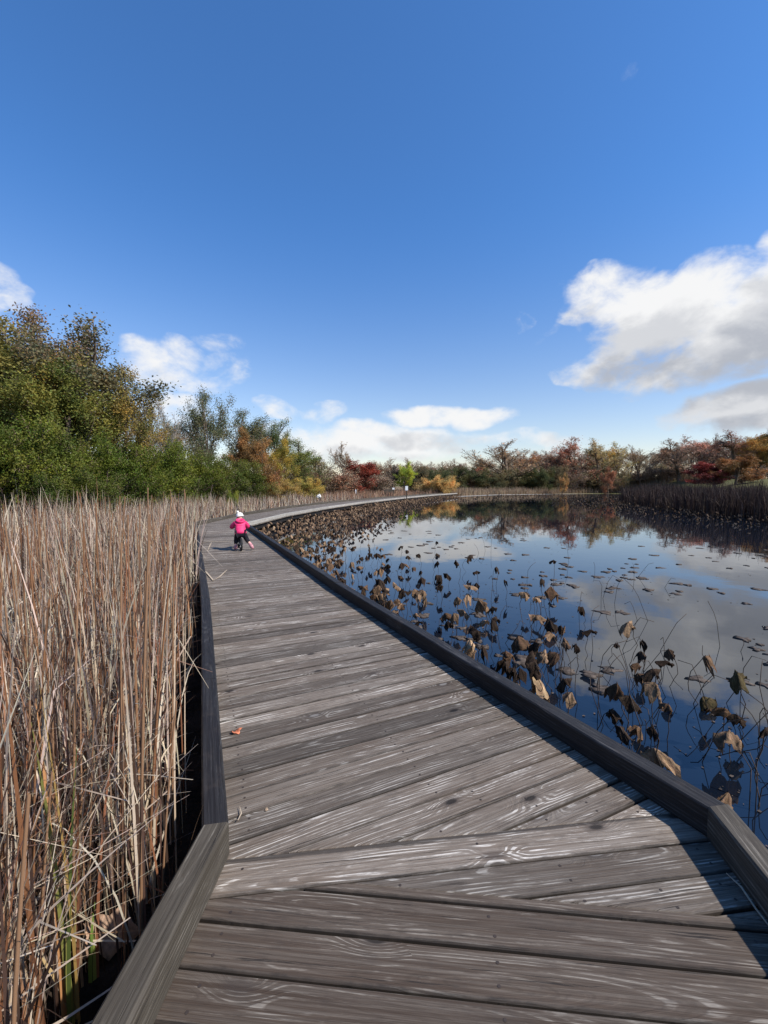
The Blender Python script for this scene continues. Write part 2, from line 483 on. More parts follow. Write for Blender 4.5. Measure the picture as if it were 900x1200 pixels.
def kerb_run(Pin, Pout, mats, side):
    for i in range(len(Pin) - 1):
        a, b, ao, bo = Pin[i], Pin[i + 1], Pout[i], Pout[i + 1]
        L = math.hypot(b[0] - a[0], b[1] - a[1]); cuts = [0.0]
        if side == 'l' and i == 1: cuts += [1.42 / L]
        while (1 - cuts[-1]) * L > 4.2: cuts.append(cuts[-1] + 3.05 / L)
        cuts.append(1.0)
        for t0, t1 in zip(cuts[:-1], cuts[1:]):
            g0 = .003 / L if t0 > 0 else 0; g1 = .003 / L if t1 < 1 else 0
            f = lambda A, B, t: (A[0] + (B[0] - A[0]) * t, A[1] + (B[1] - A[1]) * t)
            sh = random.uniform(-.004, .004)
            o = kerb_piece(f(a, b, t0 + g0), f(a, b, t1 - g1), f(ao, bo, t0 + g0), f(ao, bo, t1 - g1), .004, KH + sh + (.006 if i == 0 else 0), M[mats[min(i, len(mats) - 1)]], bw)
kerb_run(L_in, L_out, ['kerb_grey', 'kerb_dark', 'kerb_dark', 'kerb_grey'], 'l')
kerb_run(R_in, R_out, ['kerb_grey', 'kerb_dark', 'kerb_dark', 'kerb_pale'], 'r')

# carrying timbers and posts under the planks
for P, sgn in ((offset_poly(L_out, .12), 1), (offset_poly(R_out, -.12), -1)):
    for i in range(len(P) - 1):
        a, b = P[i], P[i + 1]; t = unit((b[0] - a[0], b[1] - a[1])); n = (t[1] * .03, -t[0] * .03)
        mb = MB()
        vs = [(x + s * n[0], y + s * n[1], z) for (x, y) in (a, b) for s in (-1, 1) for z in (-.24, -.042)]
        mb.add(vs, [(0, 1, 3, 2), (4, 6, 7, 5), (0, 4, 5, 1), (2, 3, 7, 6), (0, 2, 6, 4), (1, 5, 7, 3)], [(0, 0)] * 8)
        mb.build('stringer', M['kerb_dark'], bw)
        L = math.hypot(b[0] - a[0], b[1] - a[1])
        for k in range(int(L / 2.4) + 1):
            p = (a[0] + t[0] * (k * 2.4 + .4), a[1] + t[1] * (k * 2.4 + .4))
            if p[1] < .2 or p[1] > 50: continue
            mb = MB(); mb.box(p[0] - .065 + n[0] * 3.3 * sgn, p[0] + .065 + n[0] * 3.3 * sgn, p[1] - .065 + n[1] * 3.3 * sgn, p[1] + .065 + n[1] * 3.3 * sgn, -1.1, -.05)
            mb.build('post', M['kerb_dark'], bw)

# ------------------------------------------------------------------ ground and water
POND = np.array([(0.9, -14), (1.0, 1.6), ro[2], (ro[3][0] + .0, ro[3][1]), (-4.6, 20.5), (-3.3, 27), (-1.4, 34.5), (2.0, 45), (8, 60), (11.5, 70),
                 (20, 82), (34, 88), (50, 92), (50, 80), (37, 62), (28, 50), (23.5, 43), (21.5, 34), (20.0, 26), (20.0, 18), (22, 6), (25, -14)])

def seg_dist(P, A, B):
    ab = B - A; t = np.clip(((P - A) @ ab) / (ab @ ab), 0, 1)
    return np.linalg.norm(P - A - t[:, None] * ab, axis=1)

def poly_dist(P, poly):
    """signed distance to a closed polygon, negative inside"""
    d = np.full(len(P), 1e9); ins = np.zeros(len(P), bool)
    for i in range(len(poly)):
        a, b = poly[i], poly[(i + 1) % len(poly)]
        d = np.minimum(d, seg_dist(P, a, b))
        c = ((a[1] > P[:, 1]) != (b[1] > P[:, 1]))
        xi = a[0] + (P[:, 1] - a[1]) / (b[1] - a[1] + 1e-12) * (b[0] - a[0])
        ins ^= c & (P[:, 0] < xi)
    return np.where(ins, -d, d)

def smooth(x, a, b):
    t = np.clip((x - a) / (b - a), 0, 1); return t * t * (3 - 2 * t)

def ground_z(P):
    P = np.atleast_2d(np.asarray(P, float)); d = poly_dist(P, POND)
    x, y = P[:, 0], P[:, 1]
    z = np.where(d < 0, MUD + np.maximum(d, -2.5) * .45, MUD)
    rise_left = smooth(-x - .35 * y, 14, 40) * .6
    rise_right = smooth(x, 26, 70) * smooth(y, 25, 70) * 3.0
    rise_far = smooth(y, 78, 140) * .9
    z = z + np.where(d > 0, rise_left + rise_right * smooth(d, 2, 14) + rise_far * smooth(d, 0, 10), 0)
    z = z + np.where(d > 1, .05 * np.sin(x * 1.3) * np.cos(y * 1.1), 0) + .03 * np.sin(x * 3.1 + y * 2.3)
    return z

n = 220
g = np.sinh(np.linspace(-1, 1, n) * 4.6); g = g / g.max()
gx = g * 900; gy = g * 900 + 20
X, Y = np.meshgrid(gx, gy); P2 = np.stack([X.ravel(), Y.ravel()], 1)
Zg = ground_z(P2)
idx = np.arange(n * n).reshape(n, n)
Q = np.stack([idx[:-1, :-1], idx[:-1, 1:], idx[1:, 1:], idx[1:, :-1]], -1).reshape(-1, 4)
lawn = smooth(P2[:, 0] + .2 * P2[:, 1], 52, 66) * smooth(P2[:, 1], 30, 52)
dist = np.hypot(P2[:, 0], P2[:, 1])
dry = smooth(P2[:, 1], 30, 60) + smooth(-P2[:, 0], 24, 34)
colg = np.zeros((len(P2), 3)); colg[:, 0] = lawn; colg[:, 1] = np.clip(dry, 0, 1)
me = mesh_q('ground', np.column_stack([P2, Zg]), Q, colg, True)
m, nt, out = new_mat('marsh_ground'); N = NT(nt)
pos = N.n('ShaderNodeNewGeometry').outputs['Position']
sc_ = N.n('ShaderNodeSeparateColor'); N.put(sc_.inputs[0], N.attr('tint').outputs['Color'])
n1 = N.noise(pos, 5.0, 6, .65); n2 = N.noise(pos, .35, 4, .6); n3 = N.noise(pos, 40.0, 3, .6)
mud = N.mix(N.step(n1, .35, .7), (.010, .008, .007), (.045, .034, .026))
straw = N.mix(N.step(n1, .3, .7), (.10, .075, .045), (.23, .17, .10))
grass = N.mix(N.step(n2, .3, .7), (.06, .070, .026), (.11, .105, .045))
grass = N.mix(N.math('MULTIPLY', n3, .5), grass, (.15, .13, .06))
c = N.mix(sc_.outputs[1], mud, straw); c = N.mix(sc_.outputs[0], c, grass)
N.bsdf(out, c, .9, .1, N.bump(N.math('ADD', n1, n3), .6, .03))
gr = link('ground', me, m); tag(gr, kind='structure')

bm_w = mesh_q('pond_water', [(-40, -30, WATER), (70, -30, WATER), (70, 110, WATER), (-40, 110, WATER)], [(0, 1, 2, 3)])
m, nt, out = new_mat('still_water'); N = NT(nt)
pos = N.n('ShaderNodeNewGeometry').outputs['Position']
w1 = N.noise(pos, 1.6, 2, .5); w2 = N.noise(pos, 9.0, 2, .5); w3 = N.noise(pos, .12, 3, .6)
hgt = N.math('ADD', N.math('MULTIPLY', w1, .8), N.math('MULTIPLY', w2, .06))
bp = N.bump(hgt, .10, .02)
p = N.bsdf(out, (.004, .007, .013), .015, .5, bp)
p.inputs['IOR'].default_value = 1.62
wt = link('pond_water', bm_w, m); tag(wt, kind='structure')

# ------------------------------------------------------------------ reeds
def blades(base, h, lean, az, w, col, S=5, kink=None, kdir=None, power=1.8, droop=0.0):
    """vectorised strips: base Nx3, h, lean (sideways reach), az, w, col Nx3"""
    Nn = len(base); t = np.linspace(0, 1, S + 1)[None, :]
    ld = np.stack([np.cos(az), np.sin(az)], 1)
    hor = lean[:, None] * t ** power
    zz = h[:, None] * (t - droop * t ** 3 if np.isscalar(droop) else t - droop[:, None] * t ** 3)
    if kink is not None:
        over = np.clip(t - kink[:, None], 0, None)
        L = h[:, None]
        zz = h[:, None] * np.minimum(t, kink[:, None]) + over * L * kdir[:, None]
        hor = lean[:, None] * t + over * L * np.sqrt(np.clip(1 - kdir[:, None] ** 2, 0, 1))
    Pc = base[:, None, :] + np.stack([ld[:, None, 0] * hor, ld[:, None, 1] * hor, zz], -1)
    fa = az + rng.uniform(.6, 2.5, Nn)
    tw = fa[:, None] + rng.uniform(-1, 1, Nn)[:, None] * t
    wid = w[:, None] * np.clip(1.05 - t ** 2.2, .12, 1) * .5
    s = np.stack([np.cos(tw), np.sin(tw), np.zeros_like(tw)], -1) * wid[..., None]
    V = np.stack([Pc - s, Pc + s], 2).reshape(-1, 3)
    k = np.arange(Nn)[:, None] * (S + 1) * 2 + np.arange(S)[None, :] * 2
    Q = np.stack([k, k + 1, k + 3, k + 2], -1).reshape(-1, 4)
    grad = np.linspace(.85, 1.05, S + 1)[None, :, None]
    C = np.repeat((col[:, None, :] * np.ones_like(grad)), 2, axis=1).reshape(-1, 3)
    return V, Q, C

PAL = np.array([(.47, .385, .315), (.36, .30, .26), (.22, .135, .095), (.20, .088, .048), (.055, .032, .026), (.56, .47, .38), (.30, .165, .10), (.10, .058, .045)])
PAL = PAL * np.array([1.0, .985, .90])
PW = np.array([.25, .18, .11, .08, .15, .11, .05, .07])
def pal(n, P=PAL, W=PW, jit=.12):
    c = P[rng.choice(len(P), n, p=W / W.sum())]
    return np.clip(c * (1 + rng.normal(0, jit, (n, 1))) * (1 + rng.normal(0, .04, (n, 3))), .01, .7)

def left_edge_x(y):
    ys = np.array([p[1] for p in L_out]); xs = np.array([p[0] for p in L_out])
    return np.interp(y, ys, xs)

def mixed_reeds(XY, hmul, wmul, palette=PAL, weights=PW, S=5, kfrac=.16, hrange=(1.15, 1.85), zb=None, bright=1.0, fade=False):
    n = len(XY)
    z = ground_z(XY) - .03 if zb is None else np.full(n, zb)
    base = np.column_stack([XY, z])
    dd = np.hypot(XY[:, 0], XY[:, 1]) if zb is None else np.zeros(n)
    patchy = 1 + .24 * np.sin(XY[:, 0] * .9 + 1.7 * np.sin(XY[:, 1] * .45)) * np.sin(XY[:, 1] * .7 + XY[:, 0] * .3)
    h = rng.uniform(*hrange, n) * hmul * (patchy if zb is None else 1)
    if fade: h = h * np.interp(dd, [0, 9, 18, 30, 45], [1, .98, .82, .70, .70])
    isk = rng.random(n) < kfrac
    low = rng.random(n) < .26
    h = np.where(low, h * rng.uniform(.35, .75, n), h)
    az = rng.uniform(0, 2 * np.pi, n); lean = np.abs(rng.normal(0, .19, n)) * h
    w = rng.uniform(.005, .011, n) * wmul * np.where(rng.random(n) < .18, 1.8, 1.0)
    col = pal(n, palette, weights) * bright
    parts = []
    arch = (rng.random(n) < .26) & ~isk
    lean = np.where(arch, h * rng.uniform(.25, .6, n), lean)
    w = np.where(arch, w * .8, w); col[arch] *= 1.1
    a = ~isk
    parts.append(blades(base[a], h[a], lean[a], az[a], w[a], col[a], S, droop=np.where(arch[a], rng.uniform(.25, .55, a.sum()), rng.uniform(0, .12, a.sum()))))
    if isk.any():
        parts.append(blades(base[isk], h[isk], lean[isk], az[isk], w[isk], col[isk] * 1.06, max(S, 5), rng.uniform(.5, .85, isk.sum()), rng.uniform(-.95, .3, isk.sum())))
    return parts

def join(parts):
    V = []; Q = []; C = []; o = 0
    for v, q, c in parts: V.append(v); Q.append(q + o); C.append(c); o += len(v)
    return np.concatenate(V), np.concatenate(Q), np.concatenate(C)

def sample_left(n, y0, y1, gap, slope=1.25, xmin=2.0):
    """points left of the boardwalk, thinning out with distance"""
    y = np.exp(rng.uniform(math.log(y0), math.log(y1), n * 2))
    e = left_edge_x(y) - gap - np.abs(rng.normal(0, .05, n * 2))
    far_ = -slope * y - xmin
    x = e + (far_ - e) * rng.random(n * 2)
    pk = (e - far_) / (e - far_).max()
    k = rng.random(n * 2) < np.clip(pk * 1.6 + .25, 0, 1)
    k &= ~in_view_of_low_things(x, y)
    return np.column_stack([x, y])[k][:n]

# cattail clumps nearest the boardwalk stand one by one
clumps = []; CLV = []
for k in range(16):
    nb = rng.integers(9, 15)
    XY = rng.normal(0, .055, (nb, 2))
    V, Q, C = join(mixed_reeds(XY, 1.0, 1.15, S=7, kfrac=.22, hrange=(1.05, 1.75), zb=0.0))
    # round flower stalk with the bare brown stub of its seed head
    parts = [(V, Q, C)]
    hh = rng.uniform(1.1, 1.7); ln = rng.uniform(-.1, .1, 2)
    ts = np.linspace(0, 1, 6); Pp = np.column_stack([ln[0] * ts ** 1.5, ln[1] * ts ** 1.5, hh * ts])
    tv, tq = tube_np(Pp, np.linspace(.0065, .004, 6), 5)
    parts.append((tv, tq, np.tile([(.28, .16, .09)] if k % 3 else [(.24, .12, .06)], (len(tv), 1))))
    V, Q, C = join(parts)
    me = mesh_q('cattail_plant', V, Q, C, True); me.materials.append(M['reed']); clumps.append(me); CLV.append(V)

GX, GY = G(84, 1205, MUD); LX, LY = G(128, 1092, -.32)
def in_view_of_low_things(x, y):
    """the open pockets in front of the green cattail and of the dead leaf"""
    return ((np.abs(x - GX * y / GY) < .10) & (y < GY + .10) & (y > .5)) | ((np.abs(x - LX * y / LY) < .075) & (y < LY + .05) & (y > .5))
pts = []
for _ in range(9000):
    y = math.exp(random.uniform(math.log(.75), math.log(9.5)))
    e = float(left_edge_x(y)) - random.uniform(.03, .13) - (.04 if y > 1.7 else .06)
    x = e - random.random() * (e + 1.02 * y + .35) if e > -1.02 * y - .35 else None
    if x is None: continue
    if in_view_of_low_things(x, y): continue
    sp = .085 * max(1.0, y / 2.2)
    if all((x - a) ** 2 + (y - b) ** 2 > sp * sp for a, b in pts): pts.append((x, y))
    if len(pts) >= 299: break
pts.sort(key=lambda p: p[1])
for (x, y) in pts:
    s = random.uniform(.82, 1.12) * (1.0 if y > 2.2 else .95)
    best = None
    for _ in range(14):
        k = random.randrange(len(clumps)); a = random.uniform(0, 6.28); VV = CLV[k] * s
        wx = VV[:, 0] * math.cos(a) - VV[:, 1] * math.sin(a) + x; wy = VV[:, 0] * math.sin(a) + VV[:, 1] * math.cos(a) + y
        ov = float((wx - left_edge_x(wy)).max())
        if best is None or ov < best[0]: best = (ov, k, a)
        lim = -.01 if y < 2.2 else .08
        if ov < lim: break
    if best[0] > lim + .03: continue
    o = link('cattail_plant', clumps[best[1]], None, None, (x, y, float(ground_z([(x, y)])[0]) - .02), best[2]); o.scale = (s, s, s)
    tag(o, 'dry tan cattail clump with upright dead leaves left of the boardwalk', 'cattail', 'dry cattail clumps left of the boardwalk')

parts = []
XY = sample_left(7600, .8, 7, .24); parts += mixed_reeds(XY, .95, 1.0, S=5, kfrac=.14)
XY = sample_left(14000, 6, 22, .02); parts += mixed_reeds(XY, 1.0, 1.7, S=4, kfrac=.12, fade=True)
XY = sample_left(19000, 18, 48, .06, .9, 1.0); parts += mixed_reeds(XY, 1.0, 3.0, S=3, kfrac=.08, fade=True)
# fallen and crossing stems low down in the bed
XY = sample_left(1500, .8, 6, .22); nn = len(XY)
base = np.column_stack([XY, ground_z(XY) + rng.uniform(.05, .6, nn)])
parts.append(blades(base, rng.uniform(-.1, .35, nn), rng.uniform(.4, 1.0, nn), rng.uniform(0, 6.28, nn), rng.uniform(.006, .012, nn), pal(nn) * 1.05, 5))
# tall plumes standing out over the rest
XY = sample_left(260, 3, 20, .3); parts += mixed_reeds(XY, 1.0, 1.7, S=6, kfrac=.1, hrange=(1.5, 2.15), fade=True)
V, Q, C = join(parts)
# nothing of the bed lies across the kerb
over = V[:, 0] - (left_edge_x(V[:, 1]) - .01); bad = (over > 0) & (V[:, 1] < 6) & (V[:, 1] > -4)
badq = bad[Q].any(axis=1); comp = np.zeros(len(V), bool); Q = Q[~badq]
o = link('reed_bed', mesh_q('reed_bed', V, Q, C, True), M['reed']); tag(o, 'dense bed of dry tan reeds left of the boardwalk', 'reeds', None, 'stuff')

# far shore reeds and the dark bank on the right
PD = np.array([(.042, .026, .022), (.032, .020, .019), (.060, .040, .032), (.024, .016, .015), (.085, .06, .045)]); WD = np.array([.3, .3, .2, .15, .05])  # right bank palette: cloud shadow is put into these dark blade colours
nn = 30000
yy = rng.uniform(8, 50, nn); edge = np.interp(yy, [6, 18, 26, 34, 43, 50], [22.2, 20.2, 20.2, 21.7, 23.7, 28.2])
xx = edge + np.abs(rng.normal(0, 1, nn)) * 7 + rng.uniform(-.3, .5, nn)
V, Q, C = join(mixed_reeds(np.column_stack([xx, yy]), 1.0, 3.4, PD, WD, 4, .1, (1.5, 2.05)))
o = link('sedge_bank', mesh_q('sedge_bank', V, Q, C, True), M['reed']); tag(o, 'sedge bank along the right shore of the pond, coloured dark brown for cloud shadow', 'reeds', None, 'stuff')

PF = np.array([(.30, .225, .15), (.24, .18, .12), (.36, .27, .17), (.20, .14, .095), (.27, .16, .10)]); WF = np.array([.3, .3, .15, .15, .1])
parts = []
t = rng.random(16000); i0 = np.array([(9.0, 73.5), (13, 74), (21, 84), (34, 90), (50, 94.5), (62, 92), (75, 84)])
s_ = t * (len(i0) - 1); k = s_.astype(int); f = (s_ - k)[:, None]
XY = i0[k] * (1 - f) + i0[k + 1] * f + np.column_stack([rng.normal(0, 1, 16000), np.abs(rng.normal(0, 1, 16000)) * 4 - .4])
parts += mixed_reeds(XY, 1.0, 5.5, PF, WF, 3, .05, (1.0, 1.6))
nn = 9000
yy = rng.uniform(44, 84, nn); xl = np.interp(yy, [35, 46, 61, 72, 84], [-4.6, -1.2, 4.6, 9.6, 14]); xx = xl - .4 - rng.random(nn) * 22
parts += mixed_reeds(np.column_stack([xx, yy]), .9, 5.0, PF * np.array([.95, .8, .8]), WF, 3, .05, (.9, 1.4))
V, Q, C = join(parts)
o = link('far_reeds', mesh_q('far_reeds', V, Q, C, True), M['reed']); tag(o, 'low straw coloured reeds along the far shore', 'reeds', None, 'stuff')

# pale mud shelf at the far water line
mb = MB()
pl = [(6, 67), (10.5, 72.5), (19, 83), (33, 89.2), (49, 93), (49, 92.0), (34, 86.5), (21, 79.5), (13.5, 70.5), (9, 64)]
mb.add([(x, y, WATER + .02) for x, y in pl], [tuple(range(len(pl)))[::-1]])
M['mud_pale'] = simple('pale_mud', (.30, .28, .25), .6, .4, .35, .8)
o = mb.build('mud_flat', M['mud_pale']); tag(o, kind='structure')

# ------------------------------------------------------------------ lotus
def lotus_leaf(seed, rad, rings=7, k=26):
    """a dried leaf: a disc hanging from its middle, folded into a few deep pleats, crumpled and ragged"""
    r = np.random.default_rng(seed)
    nf = int(r.integers(2, 5)); ph = r.uniform(0, 6.28, 6); fold = r.uniform(.35, .75)
    squash = r.uniform(.30, .80); droop = r.uniform(.45, 1.0); tilt = r.uniform(-.6, .6); shr = r.uniform(.55, .85); roll = r.uniform(-.5, .9)
    tear = r.uniform(0, 6.28, 2)
    base = np.array([(.27, .225, .18), (.22, .175, .135), (.30, .25, .20), (.20, .165, .135)][seed % 4])
    q, a = np.meshgrid(np.linspace(0, 1, rings + 1), np.arange(k) * 2 * np.pi / k, indexing='ij')
    pleat = np.abs(((a * nf / (2 * np.pi) + ph[0]) % 1) * 2 - 1)                    # sharp folds
    small = np.abs(((a * (2 * nf + 3) / (2 * np.pi) + ph[1] + .3 * np.sin(2 * a)) % 1) * 2 - 1)
    edge = 1 - .5 * np.exp(-((np.cos(a - tear[0]) - 1) ** 2) / .004) * q - .35 * np.exp(-((np.cos(a - tear[1]) - 1) ** 2) / .01) * q
    rr = rad * q * (shr - fold * .45 * pleat * q + .10 * small * q) * edge * (1 + .07 * r.normal(size=q.shape) * q)
    z = -rad * droop * q ** 1.4 * (.45 + .9 * pleat) + rad * .20 * (small - .5) * q + rad * .06 * r.normal(size=q.shape) * q
    z = z + rad * roll * np.clip(q - .7, 0, 1) * np.sin(a + ph[2])                   # rim rolling up on one side
    x = rr * np.cos(a); y = rr * np.sin(a) * squash
    V = np.stack([x, y, z + tilt * x], -1).reshape(-1, 3)
    v = (.78 + .4 * small) * (1 + .14 * r.normal(size=q.shape)) * (.85 + .3 * np.sin(3 * a + ph[3]) * np.sin(5 * q + ph[4]))
    C = base * np.clip(v, .3, 1.6)[..., None]
    C = C.reshape(-1, 3) * (1 + r.normal(0, .03, (q.size, 3)))
    i = np.arange(rings)[:, None] * k; j = np.arange(k)[None, :]; jn = (j + 1) % k
    Q = np.stack([i + j, i + jn, i + k + jn, i + k + j], -1).reshape(-1, 4)
    return V, Q, np.clip(C, .01, .8)

LEAF = []
for s in range(14):
    V, Q, C = lotus_leaf(s, .15)
    me = mesh_q('leaf', V, Q, C / .25, True); me.materials.append(M['lotus']); LEAF.append(me)
# lotus colours: tint is relative, the object colour carries the leaf's own brown
STEM = []
for s in range(8):
    r = np.random.default_rng(100 + s); ts = np.linspace(0, 1, 7)
    bx = r.normal(0, .06); by = r.normal(0, .06); kk = r.normal(0, .014, (7, 2)) * np.sin(ts * np.pi)[:, None]
    Pp = np.column_stack([bx * np.sin(ts * np.pi) + kk[:, 0], by * np.sin(ts * np.pi) + kk[:, 1], ts])
    tv, tq = tube_np(Pp, np.full(7, .0036), 5)
    tv = np.array(tv)
    me = mesh_q('stem', tv, tq, None, True); me.materials.append(M['stem']); STEM.append(me)

BROWNS = {'tan': (.25, .195, .145, 1), 'brown': (.135, .098, .072, 1), 'dark': (.042, .033, .028, 1), 'olive': (.08, .072, .042, 1), 'pale': (.36, .29, .215, 1)}
n_lotus = 0
def lotus(x, y, h, kind, size, label, group=None, seed=None):
    """a withered lotus leaf hanging from its stalk at plan position x, y and height h over the water"""
    global n_lotus
    n_lotus += 1
    o = empty('lotus_leaf', (x, y, WATER), random.uniform(0, 6.28))
    tag(o, label, 'lotus leaf', group)
    st = link('stem', random.choice(STEM), None, o); st.scale = (.5 + h, .5 + h, h + .06); st.location = (0, 0, -.05)
    lf = link('leaf', LEAF[seed if seed is not None else random.randrange(14)], None, o)
    lf.location = (0, 0, h); s = size; s *= .92; lf.scale = (s, s, s); lf.rotation_euler = (random.uniform(-.45, .45), random.uniform(-.45, .45), random.uniform(0, 6.28))
    c = BROWNS[kind]; v = random.uniform(.8, 1.2); lf.color = (c[0] * v, c[1] * v, c[2] * v, 1)
    return o

def lotus_px(px, py, kind='tan', size=1.0, label=None, group=None, h=None, seed=None):
    h = random.uniform(.18, .48) if h is None else h
    x, y = G(px, py, WATER + h)
    return lotus(x, y, h + .05 * size, kind, size, label, group, seed)

zA = [(150, 45), (182, 60, 't'), (228, 35), (325, 90, 'd'), (185, 118, 't'), (222, 138, 'd'), (270, 152, 't'), (225, 178, 't'), (270, 200, 'b'), (120, 195, 'b'),
      (208, 240, 't'), (245, 240, 'b'), (305, 210, 'd'), (85, 232, 'b'), (348, 165, 'd'), (428, 205, 'd'), (510, 198, 'd'), (505, 232, 'd'), (495, 268, 'b'),
      (540, 290, 'd'), (590, 225, 'b'), (583, 262, 'd'), (495, 300, 'b'), (430, 335, 'b'), (470, 375, 'd'), (590, 397, 'b'), (420, 415, 'd'),
      (265, 320, 'd'), (765, 415, 'b'), (800, 430, 'd'), (890, 475, 'd'), (130, 285, 'd'), (180, 275, 'd'), (85, 268, 'd'), (500, 470, 'b'), (540, 470, 'd'), (440, 470, 'd')]
KD = {'t': 'tan', 'd': 'dark', 'b': 'brown'}
LG = 'withered lotus leaves over the near water'
for e in zA:
    lotus_px(560 + e[0] / 2.647, 680 + e[1] / 2.647, KD[e[2]] if len(e) > 2 else 'brown', random.uniform(.55, .9),
             'withered brown lotus leaf drooping on its stalk in the clump right of the kerb', LG)
one = [(465, 145, 'tan', 1.0, .42, 'folded tan lotus leaf high on a tall stalk at the back of the near clump'),
       (550, 340, 'tan', 1.15, .35, 'large folded tan lotus leaf in the middle of the near clump'),
       (195, 330, 'pale', 1.15, .15, 'pale tan lotus leaf low on the water beside the kerb'),
       (290, 365, 'pale', 1.0, .12, 'pale upright lotus leaf close to the kerb beside a dark one'),
       (705, 255, 'brown', 1.1, .38, 'umbrella shaped brown lotus leaf standing alone on several thin stalks'),
       (695, 380, 'olive', 1.1, .05, 'dark olive lotus leaf lying almost on the water near the frame edge'),
       (803, 305, 'olive', .95, .40, 'flat olive lotus leaf high on a stalk at the right edge'),
       (775, 500, 'tan', 1.5, .18, 'largest tan lotus leaf, drooping in pleats near the right corner'),
       (545, 545, 'tan', 1.15, .12, 'tan lotus leaf half hidden behind the kerb timber'),
       (775, 690, 'tan', 1.2, .16, 'curled tan lotus leaf against the outer side of the kerb corner')]
for zx, zy, kd, sz, h, lb in one: lotus_px(560 + zx / 2.647, 680 + zy / 2.647, kd, sz, lb, None, h)
zB = [(385, 55, 'd'), (385, 105, 'd'), (315, 108, 'd'), (390, 138, 'd'), (548, 180, 'd'), (660, 215, 'd'), (810, 212, 'd'), (860, 133, 'd'), (795, 290, 't'),
      (745, 270, 't'), (800, 365, 't'), (845, 390, 'd'), (470, 143, 'd'), (290, 165, 'b'), (325, 180, 'd'), (325, 205, 'd'), (245, 145, 'd'), (270, 115, 'd'), (265, 90, 'd'),
      (240, 75, 'd'), (405, 200, 'd'), (428, 190, 'd'), (395, 232, 'd'), (345, 290, 't'), (295, 258, 't'), (225, 238, 't'), (250, 260, 'd'), (155, 215, 'd'),
      (185, 205, 'd'), (525, 240, 't'), (548, 228, 'd'), (470, 285, 't'), (510, 275, 't'), (555, 305, 't'), (585, 318, 't'), (612, 325, 'b'), (495, 345, 't'), (420, 355, 'b'),
      (300, 355, 't'), (455, 355, 't'), (575, 385, 't'), (610, 380, 'd'), (570, 490, 'd'), (550, 430, 'd'), (665, 510, 'b'), (785, 480, 'd'), (850, 440, 't'),
      (825, 525, 't'), (785, 565, 'd'), (875, 525, 'b'), (890, 410, 'd'), (700, 580, 'd'), (665, 550, 'd'), (430, 385, 'd'), (200, 300, 't'), (240, 310, 'b'), (150, 240, 't')]
for zx, zy, kd in zB:
    far_ = zy < 250 and zx > 280
    lotus_px(400 + zx / 3.46, 620 + zy / 3.46, KD[kd], random.uniform(.7, 1.1),
             'dark curled lotus leaf standing singly out in the open blue water' if far_ else 'withered brown lotus leaf drooping on its stalk in the clump right of the kerb',
             'single lotus leaves in open water' if far_ else LG)
one = [(515, 120, 'dark', 1.25, .30, 'large dark heart shaped lotus leaf alone in the middle of the blue water'),
       (628, 165, 'dark', 1.25, .30, 'dark square folded lotus leaf alone to the right of the heart shaped one'),
       (850, 250, 'brown', 1.25, .40, 'pointed brown lotus leaf on a bent stalk over blue water'),
       (330, 265, 'tan', 1.3, .35, 'big tan lotus leaf curled like a saddle above the kerb clump'),
       (520, 470, 'pale', 1.2, .22, 'pale peach lotus leaf close beside the middle of the kerb'),
       (540, 510, 'tan', .9, .12, 'tan lotus leaf touching the kerb below the pale peach one'),
       (715, 462, 'brown', 1.3, .30, 'broad brown lotus leaf cupped downward above the pale kerb-side pair')]
for zx, zy, kd, sz, h, lb in one: lotus_px(400 + zx / 3.46, 620 + zy / 3.46, kd, sz, lb, None, h)

# the dense bed along the kerb: nearest ones singly, the rest as one mass
R_oa = np.array(R_out)
def right_edge_x(y): return np.interp(y, R_oa[:, 1], R_oa[:, 0])
def bed_width(y): return np.interp(y, [2, 5, 7.5, 10, 14, 19, 26, 35, 46, 60, 72], [.2, .8, 1.7, 2.8, 3.6, 4.6, 4.9, 4.3, 3.2, 2.0, 1.0])
cand = []
while len(cand) < 2900:
    y = random.uniform(5.0, 71); w = float(bed_width(y)); u = random.random() ** 1.15
    if random.random() > (w / 4.9) * (1.0 if u < .75 else .5): continue
    if y < 16 and random.random() < .35: continue
    x = float(right_edge_x(y)) + .12 + u * w
    cand.append((x, y, u))
cand.sort(key=lambda p: math.hypot(p[0], p[1]))
near_n = max(0, 300 - n_lotus - 0)
far_parts = []
def lotus_np(x, y, h, size, col, seed, lowp):
    V, Q, C = lowp[seed % len(lowp)]
    a = random.uniform(0, 6.28); ca, sa = math.cos(a), math.sin(a)
    W = V * size; W = np.column_stack([W[:, 0] * ca - W[:, 1] * sa + x, W[:, 0] * sa + W[:, 1] * ca + y, W[:, 2] + WATER + h])
    return W, Q, C / .25 * np.array(col)
LOW = [lotus_leaf(s, .15, 3, 9) for s in range(12)]
for i, (x, y, u) in enumerate(cand):
    h = random.uniform(.10, .42); kd = random.choices(['tan', 'brown', 'dark', 'pale'], [.34, .38, .20, .08])[0]
    if u > .6: kd = random.choice(['dark', 'brown', 'dark', 'tan'])
    if i < near_n:
        lotus(x, y, h, kd, random.uniform(.6, 1.05), 'crowded dead lotus leaf in the brown bed before the boardwalk bend', 'lotus leaves crowded before the boardwalk bend')
    else:
        c = BROWNS[kd][:3]; v = random.uniform(.75, 1.2)
        far_parts.append(lotus_np(x, y, h, random.uniform(.6, 1.0), (c[0] * v, c[1] * v, c[2] * v), random.randrange(12), LOW))
